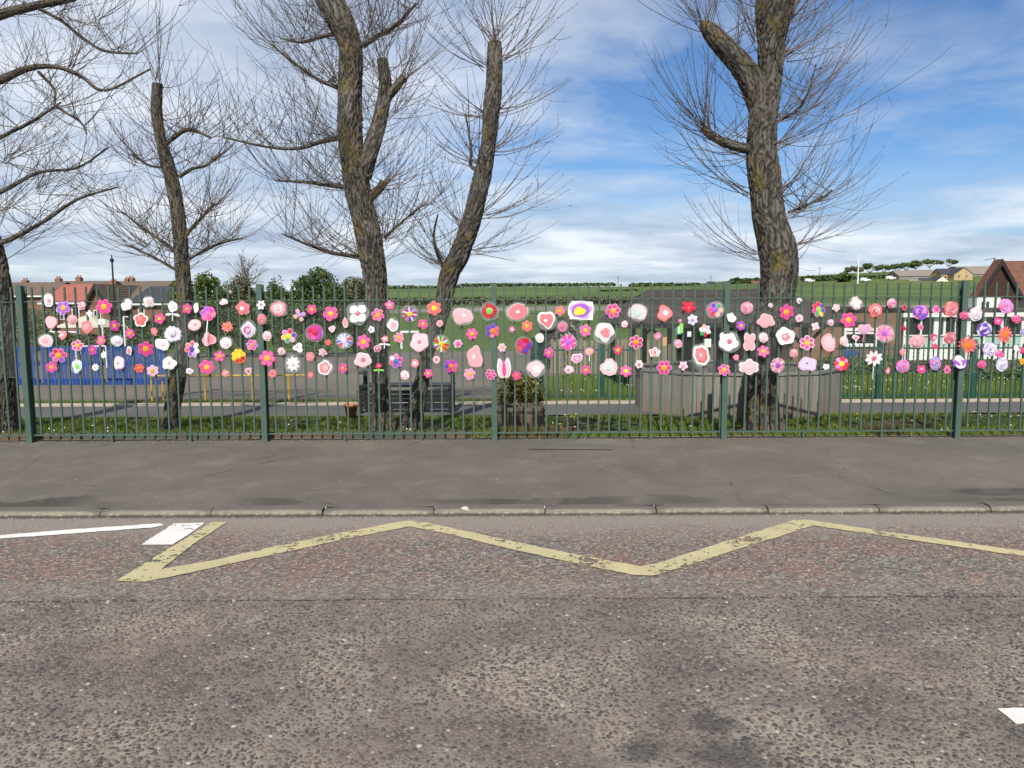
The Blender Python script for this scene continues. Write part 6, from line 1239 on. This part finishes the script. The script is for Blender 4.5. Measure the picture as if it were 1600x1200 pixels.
# hill farm
fd = 400; fg = lambda px: ground_z(P(px, 440, fd).x, fd)
zf = P(1470, 446, fd).z
def farm(name, label, px0, px1, ye, ya, d, depth, mw, mr, axis, wins=(), chim=()): return gable_house(name, label, 'building', px0, px1, ye, ya, d, depth, mw, mr, P(1470, 448, d).z, axis, None, chim, wins, .3, False)
farm('farm_cottage', 'small cream gabled cottage in front of the hill farm', 1461, 1484, 440, 431, fd, 9, M_CREAM, M_SLATE, 'y', ((1469, 1473, 439, 448, 0),)); farm('farm_barn', 'long low grey barn left of the cream cottage', 1405, 1450, 431, 423, fd + 12, 14, M_GWALL, M_GROOF, 'x'); farm('farm_barn', 'grey roofed barn behind the stone farmhouse', 1428, 1492, 430, 422, fd + 30, 16, M_GWALL, M_GROOF, 'x')
farm('farm_barn', 'wide brown roofed barn right of the stone farmhouse', 1500, 1572, 428, 416.5, fd + 34, 18, M_GWALL, M_GROOF, 'x'); farm('farmhouse', 'sandstone farmhouse with dark slate roof on the hill', 1491, 1520, 428, 418, fd + 8, 12, M_STONE, M_SLATE, 'y', ((1497, 1500, 430, 434, 0), (1509, 1512, 430, 434, 0))); farm('farm_wing', 'slate roofed sandstone wing left of the farmhouse gable', 1470, 1491, 428, 420, fd + 14, 9, M_STONE, M_SLATE, 'x', ((1476, 1479, 431, 435, 0), (1484, 1487, 431, 435, 0)))
farm('farm_outhouse', 'low white outhouse left of the cream cottage', 1442, 1460, 441, 435, fd + 3, 6, M_WREND, M_SLATE, 'x'); farm('farm_outhouse', 'small white shed at the left end of the hill farm', 1423, 1437, 441, 437, fd + 2, 5, M_WREND, M_GROOF, 'x')
farm('far_cottage', 'tiny white cottage on the skyline by the fourth post', 1108, 1118, 444, 440, 430, 6, M_WREND, M_SLATE, 'x'); farm('far_cottage', 'tiny red roofed house on the skyline left of the thick trunk', 1176, 1194, 444, 439, 450, 7, M_RBRICK, M_CTILE, 'x'); farm('far_cottage', 'tiny cream cottage on the skyline left of the fourth post', 1086, 1095, 445, 442, 430, 6, M_CREAM, M_SLATE, 'x')
def van(px, py, d, label):
    a = P(px, py, d); r = thing('parked_van', label, 'van', a, 'white vans on the hill'); w_ = 2.4; v = [(-w_, 0, 0), (w_, 0, 0), (w_, 0, .75), (w_ * .6, 0, .9), (w_ * .3, 0, 1.5), (-w_ * .8, 0, 1.55), (-w_, 0, 1.3)]; n = len(v); f = [tuple(range(n)), tuple(range(2 * n - 1, n - 1, -1))] + [(i, n + i, n + (i + 1) % n, (i + 1) % n) for i in range(n)]
    obj('body', mesh('body', [(a.x + p[0], a.y, a.z + .4 + p[2]) for p in v] + [(a.x + p[0], a.y + 2, a.z + .4 + p[2]) for p in v], f), M_WHITE, r); bx('side_window', M_GLASS, r, a.x + .4, a.x + 1.3, a.y - .03, a.y - .005, a.z + 1.35, a.z + 1.8)
    for s in (-1.6, 1.6): MB().bar((a.x + s, a.y - .05, a.z + .4), (a.x + s, a.y + .2, a.z + .4), .42, 10).build('wheel', M_DARKT, r)
van(1353, 440, 390, 'white van parked by the pole on the hill'); van(1393, 437, 405, 'white van parked left of the hill farm'); van(1266, 441, 410, 'white van parked just right of the thick trunk')
d = 380; a = P(1342, 400, d); z0 = P(1342, 441, d).z; r = thing('white_mast', 'tall white pole on the hill left of the wind-swept trees', 'pole', (a.x, d, z0)); MB().bar((a.x, d, z0 - 1), a, .35, 8, .22).build('shaft', M_WHITE, r); bx('cap', M_WHITE, r, a.x - .26, a.x + .26, d - .26, d + .26, a.z, a.z + .4)
for px, py, d, lab in ((966, 432, 420, 'thin pole on the skyline above the third bay'), (1281, 418, 420, 'thin pole on the skyline right of the thick trunk'), (1111, 431, 450, 'thin pole on the skyline near the fourth post')):
    a = P(px, py, d); z0 = P(px, 447, d).z - 2; r = thing('utility_pole', lab, 'pole', (a.x, d, z0), 'poles on the skyline'); MB().bar((a.x, d, z0), a, .14, 6, .10).build('shaft', M_DARKT, r); MB().bar((a.x - .7, d, a.z - .4), (a.x + .7, d, a.z - .4), .09, 5).build('crossarm', M_DARKT, r)
def umbrella(px, pyt, pyb, wpx, d, m, seed, label):
    t_ = P(px, pyt, d); b_ = P(px, pyb, d); w_ = wpx * d / 1200; h_ = t_.z - b_.z; rg_ = random.Random(seed); E = []
    for k in range(6): q = rg_.uniform(-.42, .42); E.append((t_.x + q * w_, d + rg_.uniform(-2, 2), t_.z - h_ * (.17 + .28 * abs(q)) - rg_.uniform(0, .06) * h_, w_ * .22, w_ * .22, h_ * .15))
    st = [((t_.x + rg_.uniform(-.4, .4), d, b_.z - 2), (t_.x, d, b_.z + h_ * .4), .28)] + [((t_.x, d, b_.z + h_ * .38), (t_.x + q * w_ * .36, d, t_.z - h_ * .3), .16) for q in (-1, -.5, .1, .6, 1)]
    shrub('windswept_tree', label, E, 1500, .42, m, seed, st, 'tree', 'wind-swept trees on the ridge', .15, .3, .6)
LB = ['leftmost bare-branched', 'tall dark rounded', 'third from left', 'fourth from left', 'fifth from left', 'sixth from left', 'tallest flat-topped', 'rightmost sparse']
for k, (px, pyt, pyb, wpx) in enumerate(((1334, 414, 440, 26), (1360, 409, 438, 30), (1382, 411, 436, 22), (1402, 411, 434, 24), (1416, 409, 432, 24), (1431, 406, 430, 26), (1453, 403, 428, 26), (1483, 404, 424, 26))): umbrella(px, pyt, pyb, wpx, 440, M_LEAFB if k in (0, 7) else M_LEAFD if k == 1 else M_LEAFA, 70 + k, LB[k] + ' wind-swept tree on the ridge behind the farm')
bush('dark round bush on the hill left of the white pole', 1305, 1333, 424, 400, M_LEAFD, 2000, .7, 90, zb=P(1320, 443, 400).z); hedge('hedge and scrub below the ridge trees', 1255, 1425, 430, 442, 425, M_LEAFD, 3500, .8, 22)
